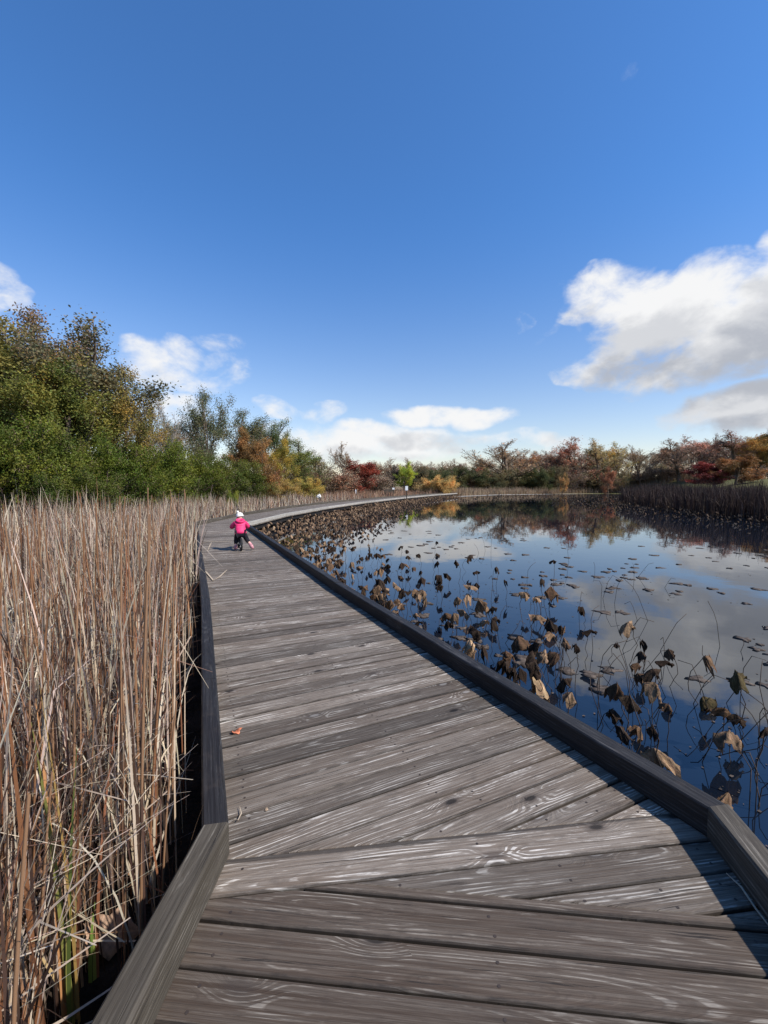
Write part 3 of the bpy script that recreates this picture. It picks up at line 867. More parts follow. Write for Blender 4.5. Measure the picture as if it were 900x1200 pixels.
# far bed before the dark bank, and thin scatter before the far shore
for i in range(800):
    y = random.uniform(13, 62); e = float(np.interp(y, [6, 18, 26, 34, 43, 50, 62], [22.0, 20.0, 20.0, 21.5, 23.5, 28, 36]))
    wdt = float(np.interp(y, [13, 22, 30, 43, 62], [3.0, 4.2, 5.0, 7.0, 12.0]))
    x = e + .5 - random.random() ** 1.6 * wdt
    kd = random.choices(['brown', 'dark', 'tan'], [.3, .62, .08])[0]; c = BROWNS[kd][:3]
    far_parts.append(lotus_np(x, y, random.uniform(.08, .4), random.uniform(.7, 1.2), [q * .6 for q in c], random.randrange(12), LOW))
for i in range(500):
    y = random.uniform(50, 84); x = random.uniform(float(np.interp(y, [50, 60, 72, 84], [6, 11, 16, 26])), float(np.interp(y, [50, 84], [34, 46])))
    if random.random() < .4: x += 0
    c = BROWNS['dark'][:3]
    far_parts.append(lotus_np(x, y, random.uniform(.05, .25), random.uniform(.8, 1.4), c, random.randrange(12), LOW))
V, Q, C = join(far_parts)
o = link('lotus_bed', mesh_q('lotus_bed', V, Q, np.clip(C, .01, .8), True), M['reed']); tag(o, 'brown mass of dead lotus leaves along the boardwalk and far bank', 'lotus leaves', None, 'stuff')

# bare bent lotus stalks
for i in range(64):
    px = random.uniform(560, 930); py = np.interp(px, [560, 900], [772, 985]) - random.uniform(15, 230) * (1 if px > 650 else .6)
    x, y = G(px, py, WATER)
    if x < float(right_edge_x(y)) + .12: continue
    h = random.uniform(.15, .65)
    a = random.uniform(0, 6.28); b = random.uniform(.0, .5); kx = random.uniform(.5, .9)
    ts = [0, .25, .5, kx if kx > .5 else .6, .95, 1.0]
    pp = [(math.cos(a) * b * t * .6, math.sin(a) * b * t * .6, h * t - .04) for t in (0, .3, .6)]
    top = pp[-1]; a2 = a + random.uniform(-1, 1); fall = random.uniform(-.5, .8)
    pp.append((top[0] + math.cos(a2) * .12 * h, top[1] + math.sin(a2) * .12 * h, top[2] + .2 * h))
    pp.append((top[0] + math.cos(a2) * .35 * h, top[1] + math.sin(a2) * .35 * h, top[2] + .2 * h + fall * .35 * h))
    mb = MB(); mb.tube(pp, .0030, 5); o = mb.build('lotus_stalk', M['stem']); o.location = (x, y, WATER)
    tag(o, 'thin bare bent lotus stalk rising from the dark water', 'lotus stalk', 'bare lotus stalks right of the kerb')

# floating dead pads
PADM = []
for s in range(8):
    r = np.random.default_rng(300 + s); k = 16; V = [(0, 0, .004)]; 
    a0 = r.uniform(0, 6.28); ph = r.uniform(0, 6.28, 3)
    ring1 = []; ring2 = []
    for j in range(k):
        a = 2 * math.pi * j / k; rr = .16 * (1 + .25 * math.sin(3 * a + ph[0]) + .18 * math.sin(5 * a + ph[1]) + .14 * r.normal())
        if j == 0: rr *= .45
        ring1.append((rr * .55 * math.cos(a), rr * .55 * math.sin(a) * .8, .008 + .006 * r.random())); ring2.append((rr * math.cos(a), rr * math.sin(a) * .8, .004 + .010 * r.random() ** 4))
    under = [(p[0] * .97, p[1] * .97, -.01) for p in ring2]
    mb = MB(); vs = [(0, 0, .008)] + ring1 + ring2 + under
    fs = [(0, 1 + j, 1 + (j + 1) % k) for j in range(k)]
    for b in (1, 1 + k): fs += [(b + j, b + k + j, b + k + (j + 1) % k, b + (j + 1) % k) for j in range(k)]
    mb.add(vs, fs, smooth=True); o = mb.build('lily_pad', M['pad']); PADM.append(o)
np_ = 0
tries = 0
while np_ < 190 and tries < 6000:
    tries += 1
    px = random.uniform(440, 990); py = 622 + 190 * random.random() ** 2.0
    x, y = G(px, py, WATER)
    if x < float(right_edge_x(y)) + .6 or x > 19: continue
    # pads drift together in streaks
    if math.sin(x * .9 + y * .35) + math.sin(y * 1.1 - x * .4) < random.uniform(-1.8, 1.4): continue
    if px > 620 and py < 640: continue
    if np_ < len(PADM): o = PADM[np_]
    else: o = PADM[np_ % 8].copy(); COL.objects.link(o)
    o.location = (x, y, WATER + random.uniform(-.002, .004)); o.rotation_euler = (0, 0, random.uniform(0, 6.28)); s = random.uniform(.25, .7) * (1 + .012 * y); o.scale = (s, s, 1)
    tag(o, 'flat dead lily pad floating on the open water', 'lily pad', 'dead lily pads afloat on the pond'); np_ += 1

# leaf scraps and duckweed specks drifting on the water
mb = MB(); rs = random.Random(11)
for i in range(2600):
    y = math.exp(rs.uniform(math.log(2.0), math.log(30))); x = float(right_edge_x(y)) + .15 + abs(rs.gauss(0, 1)) * (1.0 + .35 * y)
    if x > 19 or math.sin(x * 1.7 + 2 * math.sin(y * .8)) + math.sin(y * 1.3 - x * .6) < rs.uniform(-1.2, 1.2): continue
    r0 = rs.uniform(.004, .016) * (1 + .05 * y); a0 = rs.uniform(0, 6.28); k = rs.randint(4, 6)
    mb.add([(x + r0 * rs.uniform(.5, 1.2) * math.cos(a0 + 6.283 * j / k), y + r0 * rs.uniform(.5, 1.2) * math.sin(a0 + 6.283 * j / k), WATER + .004 + .003 * rs.random()) for j in range(k)], [tuple(range(k))])
o = mb.build('floating_litter', M['pad']); tag(o, 'small dark scraps of leaves and weed floating on the pond', 'leaf litter', None, 'stuff')

# ------------------------------------------------------------------ trees
def grow(seed, Ht, nbr, ratio, ang, r0, start=.3, trunk=.75, up=.25, wander=.12, multi=1, rmin=.007):
    r = np.random.default_rng(seed); B = []; tips = []
    def perp(d):
        a = r.normal(size=3); a -= d * (a @ d); return a / (np.linalg.norm(a) + 1e-9)
    def br(p, d, L, rad, lvl):
        npt = 6 if lvl == 0 else (5 if lvl == 1 else 4 if lvl == 2 else 3)
        P = [p]; dd = d.copy()
        for i in range(npt - 1):
            dd = dd + r.normal(size=3) * wander * (1 if lvl else .35); dd[2] += up * .25 * (lvl > 0); dd /= np.linalg.norm(dd)
            P.append(P[-1] + dd * L / (npt - 1))
        P = np.array(P); last = lvl >= len(nbr)
        rr = np.linspace(rad, rad * (.45 if not last else .3), npt)
        B.append((P, rr, lvl))
        if last: tips.append((P, lvl)); return
        nb = nbr[lvl]; nb = int(round(nb * r.uniform(.8, 1.2)))
        for k in range(nb):
            t0 = start if lvl == 0 else .25
            t = t0 + (1 - t0) * (k + r.random()) / nb
            f = t * (npt - 1); i = min(int(f), npt - 2); q = P[i] + (P[i + 1] - P[i]) * (f - i)
            par = (P[i + 1] - P[i]); par /= np.linalg.norm(par)
            a = R(ang[lvl]) * r.uniform(.7, 1.25) * (1 - .45 * t * (lvl == 0))
            nd = par * math.cos(a) + perp(par) * math.sin(a); nd[2] += up * .4; nd /= np.linalg.norm(nd)
            sh = (math.sin(math.pi * (.22 + .72 * (t - t0) / (1 - t0))) if lvl == 0 else 1.1 - .5 * t)
            ll = L * ratio[lvl] * sh * r.uniform(.75, 1.2)
            rc = max(rmin, rr[i] * r.uniform(.4, .6) if lvl < 2 else rr[i] * .55)
            br(q, nd, ll, rc, lvl + 1)
        br(P[-1], (P[-1] - P[-2]) / np.linalg.norm(P[-1] - P[-2]), L * ratio[min(lvl, len(ratio) - 1)] * .7, rr[-1], lvl + 1)
    for m_ in range(multi):
        d0 = np.array([0, 0, 1.0]); off = np.zeros(3)
        if multi > 1:
            a = 2 * math.pi * m_ / multi + r.uniform(-.4, .4); d0 = np.array([math.cos(a) * .35, math.sin(a) * .35, 1]); d0 /= np.linalg.norm(d0); off = np.array([math.cos(a), math.sin(a), 0]) * .12
        br(off + np.array([0, 0, -.3]), d0, Ht * trunk, r0, 0)
    return B, tips

def leaves_on(tips, seed, per, size, scatter, keep=1.0, lvlmin=0):
    r = np.random.default_rng(seed); C = []
    for P, lvl in tips:
        if r.random() > keep: continue
        m_ = max(1, int(per * r.uniform(.5, 1.5)))
        t = r.random(m_); i = np.minimum((t * (len(P) - 1)).astype(int), len(P) - 2); f = (t * (len(P) - 1) - i)[:, None]
        C.append(P[i] * (1 - f) + P[i + 1] * f + r.normal(0, scatter, (m_, 3)))
    if not C: return None
    C = np.concatenate(C); n_ = len(C)
    a = r.normal(size=(n_, 3)); a /= np.linalg.norm(a, axis=1, keepdims=True)
    b = np.cross(a, r.normal(size=(n_, 3))); b /= np.linalg.norm(b, axis=1, keepdims=True) + 1e-9
    s = size * r.uniform(.6, 1.35, (n_, 1)) * .5
    V = np.stack([C - a * s, C + b * s * .62 - a * s * .1, C + a * s, C - b * s * .62 - a * s * .1], 1).reshape(-1, 3)
    Q = np.arange(n_ * 4).reshape(-1, 4)
    # leaf to leaf colour: each spray of twigs keeps one tone, single leaves vary on top
    ph = r.uniform(0, 6.28, 6)
    cl = .5 + .5 * np.sin(C[:, 0] * 1.3 + ph[0] + 1.5 * np.sin(C[:, 2] * .9 + ph[1])) * np.sin(C[:, 1] * 1.2 + ph[2] + 1.3 * np.sin(C[:, 2] * 1.1 + ph[3]))
    v = (.72 + .5 * cl) * r.uniform(.7, 1.3, n_)
    wm = r.normal(0, .10, n_) + (cl - .5) * .35
    tint = np.stack([v * (1 + wm), v, v * (1 - .4 * wm)], 1)
    return V, Q, np.repeat(np.clip(tint, .1, 2.2), 4, axis=0)

PROTO = {}; LEAFY = 1.6
def proto(kind, seed):
    key = (kind, seed)
    if key in PROTO: return PROTO[key]
    if kind == 'oak':     B, T = grow(seed, 12, [13, 6, 6], [.50, .50, .45], [62, 50, 45], .24, .22, .72, .25); lv = leaves_on(T, seed, 44, .15, .27)
    elif kind == 'airy':  B, T = grow(seed, 12, [12, 6, 6], [.52, .50, .45], [58, 48, 45], .22, .26, .74, .3); lv = leaves_on(T, seed, 30, .14, .26, .84)
    elif kind == 'broad': B, T = grow(seed, 11, [15, 8, 7, 4], [.56, .50, .46, .5], [48, 42, 40, 38], .20, .16, .68, .42, rmin=.013); lv = leaves_on(T, seed, 1.5, .17, .18, .34)
    elif kind == 'bare':  B, T = grow(seed, 11, [14, 7, 6, 4], [.42, .50, .46, .5], [48, 42, 40, 38], .14, .18, .80, .45, rmin=.014); lv = leaves_on(T, seed, 1.2, .16, .15, .22)
    elif kind == 'fall':  B, T = grow(seed, 11, [14, 7, 6, 3], [.47, .50, .46, .5], [56, 45, 42, 38], .18, .16, .76, .35, rmin=.012); lv = leaves_on(T, seed, 3.2, .17, .2, .52)
    elif kind == 'maple': B, T = grow(seed, 6, [14, 7, 6], [.60, .48, .42], [62, 48, 45], .13, .16, .72, .25); lv = leaves_on(T, seed, 26, .13, .16)
    elif kind == 'bush':  B, T = grow(seed, 5, [9, 6, 5], [.52, .50, .45], [55, 48, 45], .05, .06, .78, .15, .16, multi=6); lv = leaves_on(T, seed, 16, .105, .17)
    elif kind == 'loose': B, T = grow(seed, 5, [9, 5, 5], [.50, .50, .45], [48, 45, 45], .045, .08, .82, .3, .16, multi=6); lv = leaves_on(T, seed, 3, .15, .15, .7)
    elif kind == 'brush': B, T = grow(seed, 4, [9, 6, 5], [.5, .5, .48], [45, 40, 40], .035, .06, .85, .4, .16, multi=9, rmin=.012); lv = leaves_on(T, seed, 2.6, .15, .16, .6)
    zmax = max(P[:, 2].max() for P, _, _ in B)
    xs = np.concatenate([P[:, :2] for P, _, _ in B]); wmax = np.percentile(np.abs(xs), 97) * 2
    def tubes(sel):
        V = []; Q = []; o_ = 0
        for P, rr, l in B:
            if not sel(l): continue
            v, q = tube_np(P, rr, 8 if l == 0 else 5 if l == 1 else 3); V.append(v); Q.append(q + o_); o_ += len(v)
        return np.concatenate(V), np.concatenate(Q)
    V, Q = tubes(lambda l: l <= 2); trunk = mesh_q('trunk', V, Q, None, True)
    tw = tubes(lambda l: l > 2)
    if kind in ('bare', 'broad', 'fall', 'brush'):
        tc_ = np.tile([(.0, .0, .0)], (len(tw[0]), 1))
        V, Q = tw; nleaf = len(Q)
        if lv is not None:
            Q2 = np.concatenate([Q, lv[1] + len(V)]); C2 = np.concatenate([tc_, lv[2]]); V2 = np.concatenate([V, lv[0]])
            mi = np.concatenate([np.ones(nleaf, np.int32), np.zeros(len(lv[1]), np.int32)])
        else: V2, Q2, C2, mi = V, Q, tc_, np.ones(nleaf, np.int32)
        crown = mesh_q('crown', V2, Q2, C2)
        crown.materials.append(M['leaf']); crown.materials.append(M['twig']); crown.polygons.foreach_set('material_index', mi)
    else:
        # leafy crowns carry their finest twigs too
        V, Q = tw; mi = np.concatenate([np.ones(len(Q), np.int32), np.zeros(len(lv[1]), np.int32)])
        crown = mesh_q('crown', np.concatenate([V, lv[0]]), np.concatenate([Q, lv[1] + len(V)]), np.concatenate([np.zeros((len(V), 3)), lv[2]]))
        crown.materials.append(M['leaf']); crown.materials.append(M['twig']); crown.polygons.foreach_set('material_index', mi)
    trunk.materials.append(M['bark'])
    PROTO[key] = (trunk, crown, zmax, wmax)
    return PROTO[key]

def tree(name, cat, kind, seed, px, top, dist, color, label, group=None, wpx=None, sink=0.0, bark=None):
    if px < 380 and dist < 70 and kind != 'brush': dist = dist * float(np.interp(px, [-100, 150, 300, 375], [.60, .66, .84, .97]))
    color = tuple(k * (LEAFY if px < 380 else 2.0) for k in color)
    x = D(px, dist); gz = float(ground_z([(x, dist)])[0])
    trunk, crown, zm, wm = proto(kind, seed)
    hgt = H(top, dist) - gz; s = hgt / zm
    sx = s if wpx is None else (wpx / 501.0 * dist) / wm
    o = empty(name, (x, dist, gz - sink), random.uniform(0, 6.28)); tag(o, label, cat, group)
    t = link('trunk', trunk, None, o); c = link('crown', crown, None, o)
    for q in (t, c): q.scale = (sx, sx, s)
    if bark:
        t.material_slots[0].link = 'OBJECT'; t.material_slots[0].material = M[bark]
        c.material_slots[1].link = 'OBJECT'; c.material_slots[1].material = M[bark]
    c.color = (*color, 1)
    return o

OLIVE = (.115, .115, .030); GRN = (.062, .080, .011); DGR = (.040, .052, .012); YEL = (.24, .17, .035); RUST = (.17, .075, .03)
RED = (.16, .028, .018); GREY = (.085, .085, .05); TAN = (.20, .14, .075); PINK = (.22, .12, .085)
# the wood on the left
LT = [
 ('airy', 1, -95, 318, 37, OLIVE, 260, 'tall olive tree leaning into the frame at the far left edge'),
 ('oak', 2, 6, 350, 35, (.125, .110, .028), 215, 'tallest yellow green tree of the left wood at the frame edge'),
 ('airy', 3, 62, 356, 40, (.125, .080, .038), 110, 'brownish tree top rising behind the tallest yellow green tree'),
 ('airy', 4, 92, 386, 39, (.095, .088, .045), 150, 'greyish olive tree with see-through crown right of the tallest tree'),
 ('airy', 5, 138, 425, 36, (.15, .115, .028), 95, 'mustard coloured tree sloping down at the right end of the tall group'),
 ('oak', 6, 70, 425, 34, (.10, .105, .022), 110, 'yellow green tree standing low in front of the tall group'),
 ('airy', 7, 247, 453, 52, (.085, .09, .045), 62, 'slim grey green tree with feathery rounded top'),
 ('airy', 8, 205, 492, 50, (.085, .085, .035), 46, 'small thin olive tree between the bare tree and the feathery one'),
 ('airy', 9, 288, 476, 55, (.075, .08, .035), 58, 'dark thin leaved tree just right of the feathery topped one'),
 ('oak', 10, 302, 503, 47, (.17, .095, .035), 50, 'brown oak leafed to the ground behind the reeds'),
 ('oak', 11, 324, 512, 55, (.22, .17, .03), 34, 'yellow leaved young tree beside the brown oak'),
 ('airy', 12, 318, 490, 64, (.085, .10, .035), 52, 'green tree rising behind the brown oak'),
 ('airy', 13, 346, 516, 66, (.10, .12, .030), 56, 'light green tree sloping down toward the gap'),
 ('loose', 14, 366, 536, 66, (.11, .105, .04), 50, 'low olive tree at the right end of the left wood'),
]
for k, s, px, top, dist, col, w, lb in LT: tree('leafy_tree', 'tree', k, s % 3 + 1, px, top, dist, col, lb, wpx=w)
tree('bare_tree', 'tree', 'bare', 1, 186, 447, 48, TAN, 'pale leafless tree standing up against the white cloud on the left', wpx=52, bark='pale_bark')
tree('bare_tree', 'tree', 'bare', 2, 222, 486, 60, TAN, 'thin leafless tree behind the green shrubs left of the feathery tree', wpx=40)
tree('bare_tree', 'tree', 'bare', 1, 403, 517, 70, TAN, 'leafless tree with a dark trunk left of the red tree', wpx=44)
tree('bare_tree', 'tree', 'broad', 2, 375, 527, 76, (.08, .04, .03), 'dark round topped tree behind the gap in the shoreline', wpx=44)
tree('maple_tree', 'tree', 'maple', 1, 422, 536, 73, (.13, .032, .020), 'dense dark red tree with rounded crown across the pond', wpx=46)
tree('maple_tree', 'tree', 'oak', 2, 473, 541, 86, (.20, .23, .03), 'bright yellow green round tree above the end of the boardwalk', wpx=22)
tree('leafy_tree', 'tree', 'oak', 1, 462, 545, 89, (.05, .04, .03), 'dull brown tree pressed against the bright yellow green one', wpx=18)

SH = [(-40, 478, 29, GRN, 120, 'dark green shrub cut by the left frame edge'), (18, 484, 29, (.068, .086, .011), 105, 'green shrub under the tallest tree'),
      (68, 503, 30, (.066, .076, .012), 92, 'olive green shrub second from the left frame edge'), (112, 508, 32, (.058, .080, .010), 84, 'deep green shrub below the mustard tree'),
      (152, 520, 34, (.060, .076, .010), 76, 'rounded green shrub left of the bare pale tree'), (188, 518, 37, (.078, .096, .012), 70, 'bright green shrub in front of the bare pale tree'),
      (222, 528, 40, (.068, .084, .011), 66, 'green shrub between the bare and the feathery tree'), (252, 534, 42, (.066, .078, .013), 58, 'olive shrub in front of the feathery tree'),
      (280, 540, 45, (.060, .072, .013), 54, 'last dark green shrub before the brown oak'), (90, 545, 28.5, (.052, .066, .011), 74, 'low dark green shrub at the back edge of the reeds')]
for i, (px, top, dist, col, w, lb) in enumerate(SH): tree('green_shrub', 'shrub', 'bush', i % 3 + 1, px, top, dist, col, lb, wpx=w)
SH2 = [('bush', 330, 562, 46, (.24, .17, .055), 36, 'tan yellow shrub right of the brown oak'), ('bush', 358, 559, 50, (.28, .21, .05), 36, 'pale yellow shrub at the reeds beside the boardwalk bend'),
       ('loose', 318, 545, 52, (.17, .06, .03), 34, 'reddish shrub between the brown oak and the yellow shrubs'),
       ('bush', 516, 557, 74, (.32, .21, .075), 34, 'golden straw coloured bush where the boardwalk ends'), ('loose', 497, 563, 76, (.22, .16, .06), 26, 'tan brushy bush left of the golden straw bush'),
       ('brush', 390, 550, 66, (.14, .08, .05), 56, 'reddish brown brush below the leafless dark trunked tree'), ('brush', 352, 553, 64, (.14, .10, .06), 56, 'brown brush beyond the pale yellow shrub'),
       ('brush', 440, 556, 78, (.12, .085, .06), 50, 'brown brush right of the dark red tree'), ('bush', 272, 575, 33, (.13, .15, .02), 14, 'small lime green bush poking out of the reeds')]
for k, px, top, dist, col, w, lb in SH2: tree('brushy_shrub', 'shrub', k, 1 + (px % 3), px, top, dist, col, lb, wpx=w)

FT = [('broad', 1, 594, 514, 97, (.20, .13, .07), 84, 'broad domed almost leafless tree in the middle of the far shore'),
      ('fall', 1, 548, 543, 99, (.09, .05, .04), 44, 'dark brown tree left of the broad domed tree'),
      ('maple', 2, 560, 548, 94, (.24, .11, .065), 24, 'small salmon coloured tree at the foot of the broad domed tree'),
      ('fall', 2, 630, 528, 100, (.23, .13, .065), 42, 'orange brown tree just right of the broad domed tree'),
      ('fall', 3, 652, 526, 101, (.20, .13, .085), 40, 'tan half bare tree left of the red crowned one'),
      ('fall', 2, 676, 512, 98, (.21, .085, .05), 60, 'tall spreading tree with red leaves halfway up'),
      ('fall', 1, 704, 514, 97, (.21, .16, .065), 46, 'tall tan and yellow tree right of the red crowned one'),
      ('fall', 2, 722, 517, 96, (.28, .20, .05), 40, 'yellow topped tree of the far shore'),
      ('oak', 1, 713, 546, 88, (.19, .085, .045), 15, 'narrow red orange young tree on the far bank'),
      ('maple', 3, 659, 554, 88, (.25, .15, .06), 11, 'small cone shaped orange tree on the far bank'),
      ('bare', 3, 752, 519, 95, (.19, .13, .07), 44, 'slender bare tree right of the yellow topped tree'),
      ('bare', 2, 795, 512, 90, (.22, .13, .08), 58, 'large bare tree with dark trunk above the meadow'),
      ('fall', 3, 826, 510, 88, (.27, .15, .11), 50, 'pinkish tree on the right far shore'),
      ('bare', 2, 842, 508, 92, (.15, .1, .08), 30, 'tall leafless tree right of the pinkish one'),
      ('fall', 1, 862, 505, 84, (.14, .075, .055), 56, 'dark brown tree behind the lawn trees'),
      ('oak', 3, 884, 500, 82, (.20, .125, .035), 62, 'golden topped oak at the right frame edge'),
      ('fall', 2, 925, 496, 80, (.17, .08, .05), 70, 'brown oak cut by the right frame edge'),
      ('maple', 2, 838, 541, 68, (.105, .022, .018), 46, 'low dark red tree on the lawn at the right'),
      ('maple', 1, 862, 533, 66, (.15, .075, .028), 44, 'rust and gold lawn tree right of the dark red one'),
      ('bare', 1, 475, 538, 116, TAN, 30, 'grey leafless tree behind the bright yellow green one')]
for k, s, px, top, dist, col, w, lb in FT: tree('autumn_tree', 'tree', k, s, px, top, dist, col, lb, wpx=w)

# the bare wood behind, and the understorey at its foot
r_ = random.Random(5)
for i in range(74):
    px = 430 + i * 9.3 + r_.uniform(-6, 6)
    dist = r_.uniform(104, 124); top = np.interp(px, [430, 540, 660, 760, 900, 960], [541, 540, 527, 524, 512, 508]) + r_.uniform(-5, 10)
    tree('bare_tree', 'tree', r_.choice(['bare', 'bare', 'bare', 'fall']), r_.randint(1, 3), px, top, dist, r_.choice([TAN, (.20, .12, .07), (.16, .10, .07), (.19, .15, .07)]),
         'thin grey brown tree in the bare wood beyond the far shore', 'bare wood beyond the far shore', wpx=r_.uniform(28, 44))
for i in range(44):
    px = 486 + i * 10.2 + r_.uniform(-4, 4); dist = r_.uniform(93, 100)
    top = r_.uniform(546, 557) - (3 if px > 760 else 0)
    dk = px < 660 and i % 3 != 2
    tree('understorey_shrub', 'shrub', 'bush' if dk else r_.choice(['brush', 'loose']), r_.randint(1, 3), px, top, dist, r_.choice([(.05, .055, .02), (.07, .065, .03), (.085, .07, .035)]) if dk else r_.choice([(.13, .085, .06), (.12, .10, .045), (.10, .07, .05)]),
         'low dull green shrub at the foot of the far wood' if dk else 'low brown shrub at the foot of the far wood', 'dull green shrubs under the far wood' if dk else 'brown shrubs under the far wood', wpx=r_.uniform(28, 40))
for i in range(16):
    px = -130 + i * 34 + r_.uniform(-8, 8); dist = np.interp(px, [-130, 380], [46, 84]) + r_.uniform(-3, 6)
    top = np.interp(px, [-130, 60, 150, 250, 330, 420], [330, 385, 455, 500, 525, 545]) + r_.uniform(0, 14)
    tree('leafy_tree', 'tree', r_.choice(['fall', 'airy', 'bare']), r_.randint(1, 3), px, top, dist, r_.choice([OLIVE, GREY, (.10, .085, .035)]),
         'thin olive tree half hidden behind the front row of the left wood', 'back row of the left wood', wpx=r_.uniform(50, 90) * 40 / dist)

# ------------------------------------------------------------------ child on a balance bike
cx, cy = G(282.5, 645.5)
head = math.atan2(.40, .92)     # turned a little left of straight ahead
BP = (cx, cy, .002)
M['rubber'] = simple('black_rubber', (.015, .015, .016), .8, .3)
M['metal_black'] = simple('black_metal', (.02, .02, .022), .4, .5)
M['rim'] = simple('grey_rim', (.25, .25, .26), .4, .5, .1, 30, 0, .6)
M['pink'] = simple('pink_padding', (.66, .035, .14), .6, .25, .15, 14, .3)
M['hat'] = simple('cream_knit', (.75, .71, .66), .9, .1, .12, 60, .5)
M['pants'] = simple('dark_leggings', (.016, .015, .02), .85, .1)
M['boot'] = simple('dusty_pink_boot', (.46, .22, .24), .7, .2)
M['skin'] = simple('skin', (.55, .34, .26), .55, .3, .08)
M['glove'] = simple('dark_glove', (.03, .025, .03), .85, .1)

bike = empty('balance_bike', BP, head); tag(bike, 'small black balance bike ridden by the child in pink', 'balance bike')
def wheel(y):
    Mx = Matrix.Translation((0, y, .145)) @ Matrix.Rotation(R(90), 4, 'Y')
    w = MB(); w.lathe([(.112, -.018), (.130, -.024), (.142, -.017), (.145, 0), (.142, .017), (.130, .024), (.112, .018), (.112, -.018)], M=Mx, k=28)
    t = w.build('wheel', M['rubber'], bike)
    rm = MB(); rm.lathe([(.104, -.012), (.1125, -.014), (.1125, .014), (.104, .012), (.104, -.012)], M=Mx, k=28)
    rm.lathe([(.0, -.03), (.016, -.03), (.016, .03), (0, .03)], M=Mx, k=10)
    for i in range(6):
        a = i * math.pi / 3; rm.tube([(0, y + .012 * math.cos(a), .145 + .012 * math.sin(a)), (0, y + .106 * math.cos(a), .145 + .106 * math.sin(a))], .006, 6)
    rm.build('rim', M['rim'], t)
wheel(-.02); wheel(.56)
fr = MB()
fr.tube([(0, .10, .30), (0, .25, .245), (0, .44, .36)], .017); fr.tube([(0, .06, .36), (0, .10, .27)], .014)
for s in (-1, 1): fr.tube([(s * .01, .11, .28), (s * .034, .05, .21), (s * .034, -.02, .145)], .010)
fr.build('frame', M['metal_black'], bike)
fk = MB(); fk.tube([(0, .42, .42), (0, .455, .32)], .017)
for s in (-1, 1): fk.tube([(s * .012, .455, .32), (s * .034, .48, .29), (s * .034, .56, .145)], .010)
fk.build('fork', M['metal_black'], bike)
hb = MB(); hb.tube([(0, .43, .40), (0, .40, .49)], .013); hb.tube([(-.17, .365, .495), (-.08, .395, .492), (.08, .395, .492), (.17, .365, .495)], .011)
hbo = hb.build('handlebar', M['metal_black'], bike)
for s in (-1, 1):
    gp = MB(); gp.tube([(s * .105, .385, .493), (s * .185, .36, .496)], .016); gp.build('grip', M['rubber'], hbo)
sd = MB(); sd.lathe([(0, -.02), (.05, -.02), (.062, -.005), (.055, .015), (.0, .022)], M=Matrix.Translation((0, .045, .375)) @ Matrix.Diagonal((1, 1.7, 1, 1)), k=14)
sd.build('saddle', M['rubber'], bike)

def skin_mesh(name, verts, edges, radii, mat, parent=None, sub=2, root=0):
    me = bpy.data.meshes.new(name); me.from_pydata(verts, edges, []); me.update()
    o = link(name, me, mat, parent)
    m_ = o.modifiers.new('skin', 'SKIN'); m_.use_smooth_shade = True; m_.branch_smoothing = .6
    for i, r in enumerate(radii):
        d = me.skin_vertices[0].data[i]; d.radius = r if hasattr(r, '__len__') else (r, r)
        d.use_root = (i == root)
    s = o.modifiers.new('sub', 'SUBSURF'); s.levels = sub; s.render_levels = sub
    return o

per = empty('person', BP, head)
tag(per, 'small child in pink jacket and cream bobble hat riding away', 'person')
# 0 pelvis 1 waist 2 chest 3 neck 4 head 5 crown ; arms 6-8, 9-11 ; legs 12-15, 16-19
bv = [(0, .03, .42), (0, .07, .52), (0, .12, .62), (0, .15, .685), (0, .165, .752), (0, .165, .805),
      (-.10, .13, .63), (-.185, .20, .54), (-.165, .345, .505), (.10, .13, .63), (.185, .20, .54), (.165, .345, .505),
      (-.06, .04, .40), (-.085, .15, .25), (-.105, .10, .09), (-.105, .16, .035), (.06, .03, .40), (.135, .07, .24), (.225, -.06, .10), (.245, -.02, .04)]
be = [(0, 1), (1, 2), (2, 3), (3, 4), (4, 5), (2, 6), (6, 7), (7, 8), (2, 9), (9, 10), (10, 11), (0, 12), (12, 13), (13, 14), (14, 15), (0, 16), (16, 17), (17, 18), (18, 19)]
brd = [.085, .082, .085, .036, (.064, .070), .042, .042, .032, .022, .042, .032, .022, .055, .042, .030, .022, .055, .042, .030, .022]
skin_mesh('body', bv, be, brd, M['skin'], per)
def sub_skin(name, ids, scale, mat, extra=None, parent=per):
    mp = {v: i for i, v in enumerate(ids)}
    vs = [bv[i] for i in ids]; es = [(mp[a], mp[b]) for a, b in be if a in mp and b in mp]
    rd = [tuple(q * scale + .004 for q in (brd[i] if hasattr(brd[i], '__len__') else (brd[i],) * 2)) for i in ids]
    return skin_mesh(name, vs, es, rd, mat, parent)
# jacket: torso and sleeves, hem flared over the seat, hood lying on the back
jv = [(0, .01, .345), (0, .04, .43), (0, .08, .53), (0, .115, .63), (0, .145, .685), (-.105, .13, .63), (-.178, .20, .52), (-.155, .32, .508), (.105, .13, .63), (.178, .20, .52), (.155, .32, .508)]
je = [(0, 1), (1, 2), (2, 3), (3, 4), (3, 5), (5, 6), (6, 7), (3, 8), (8, 9), (9, 10)]
jr = [(.148, .125), (.142, .122), (.132, .116), (.115, .096), (.065, .065), .064, .056, .040, .064, .056, .040]
jk = skin_mesh('jacket', jv, je, jr, M['pink'], per)
hd = MB(); hd.lathe([(0, -.045), (.06, -.042), (.098, -.02), (.108, .01), (.095, .035), (.06, .03), (.03, .01)], M=Matrix.Translation((0, .075, .665)) @ Matrix.Rotation(R(28), 4, 'X') @ Matrix.Diagonal((1, .78, 1.1, 1)), k=18)
hd.build('hood', M['pink'], jk, subsurf=1)
zp = MB()
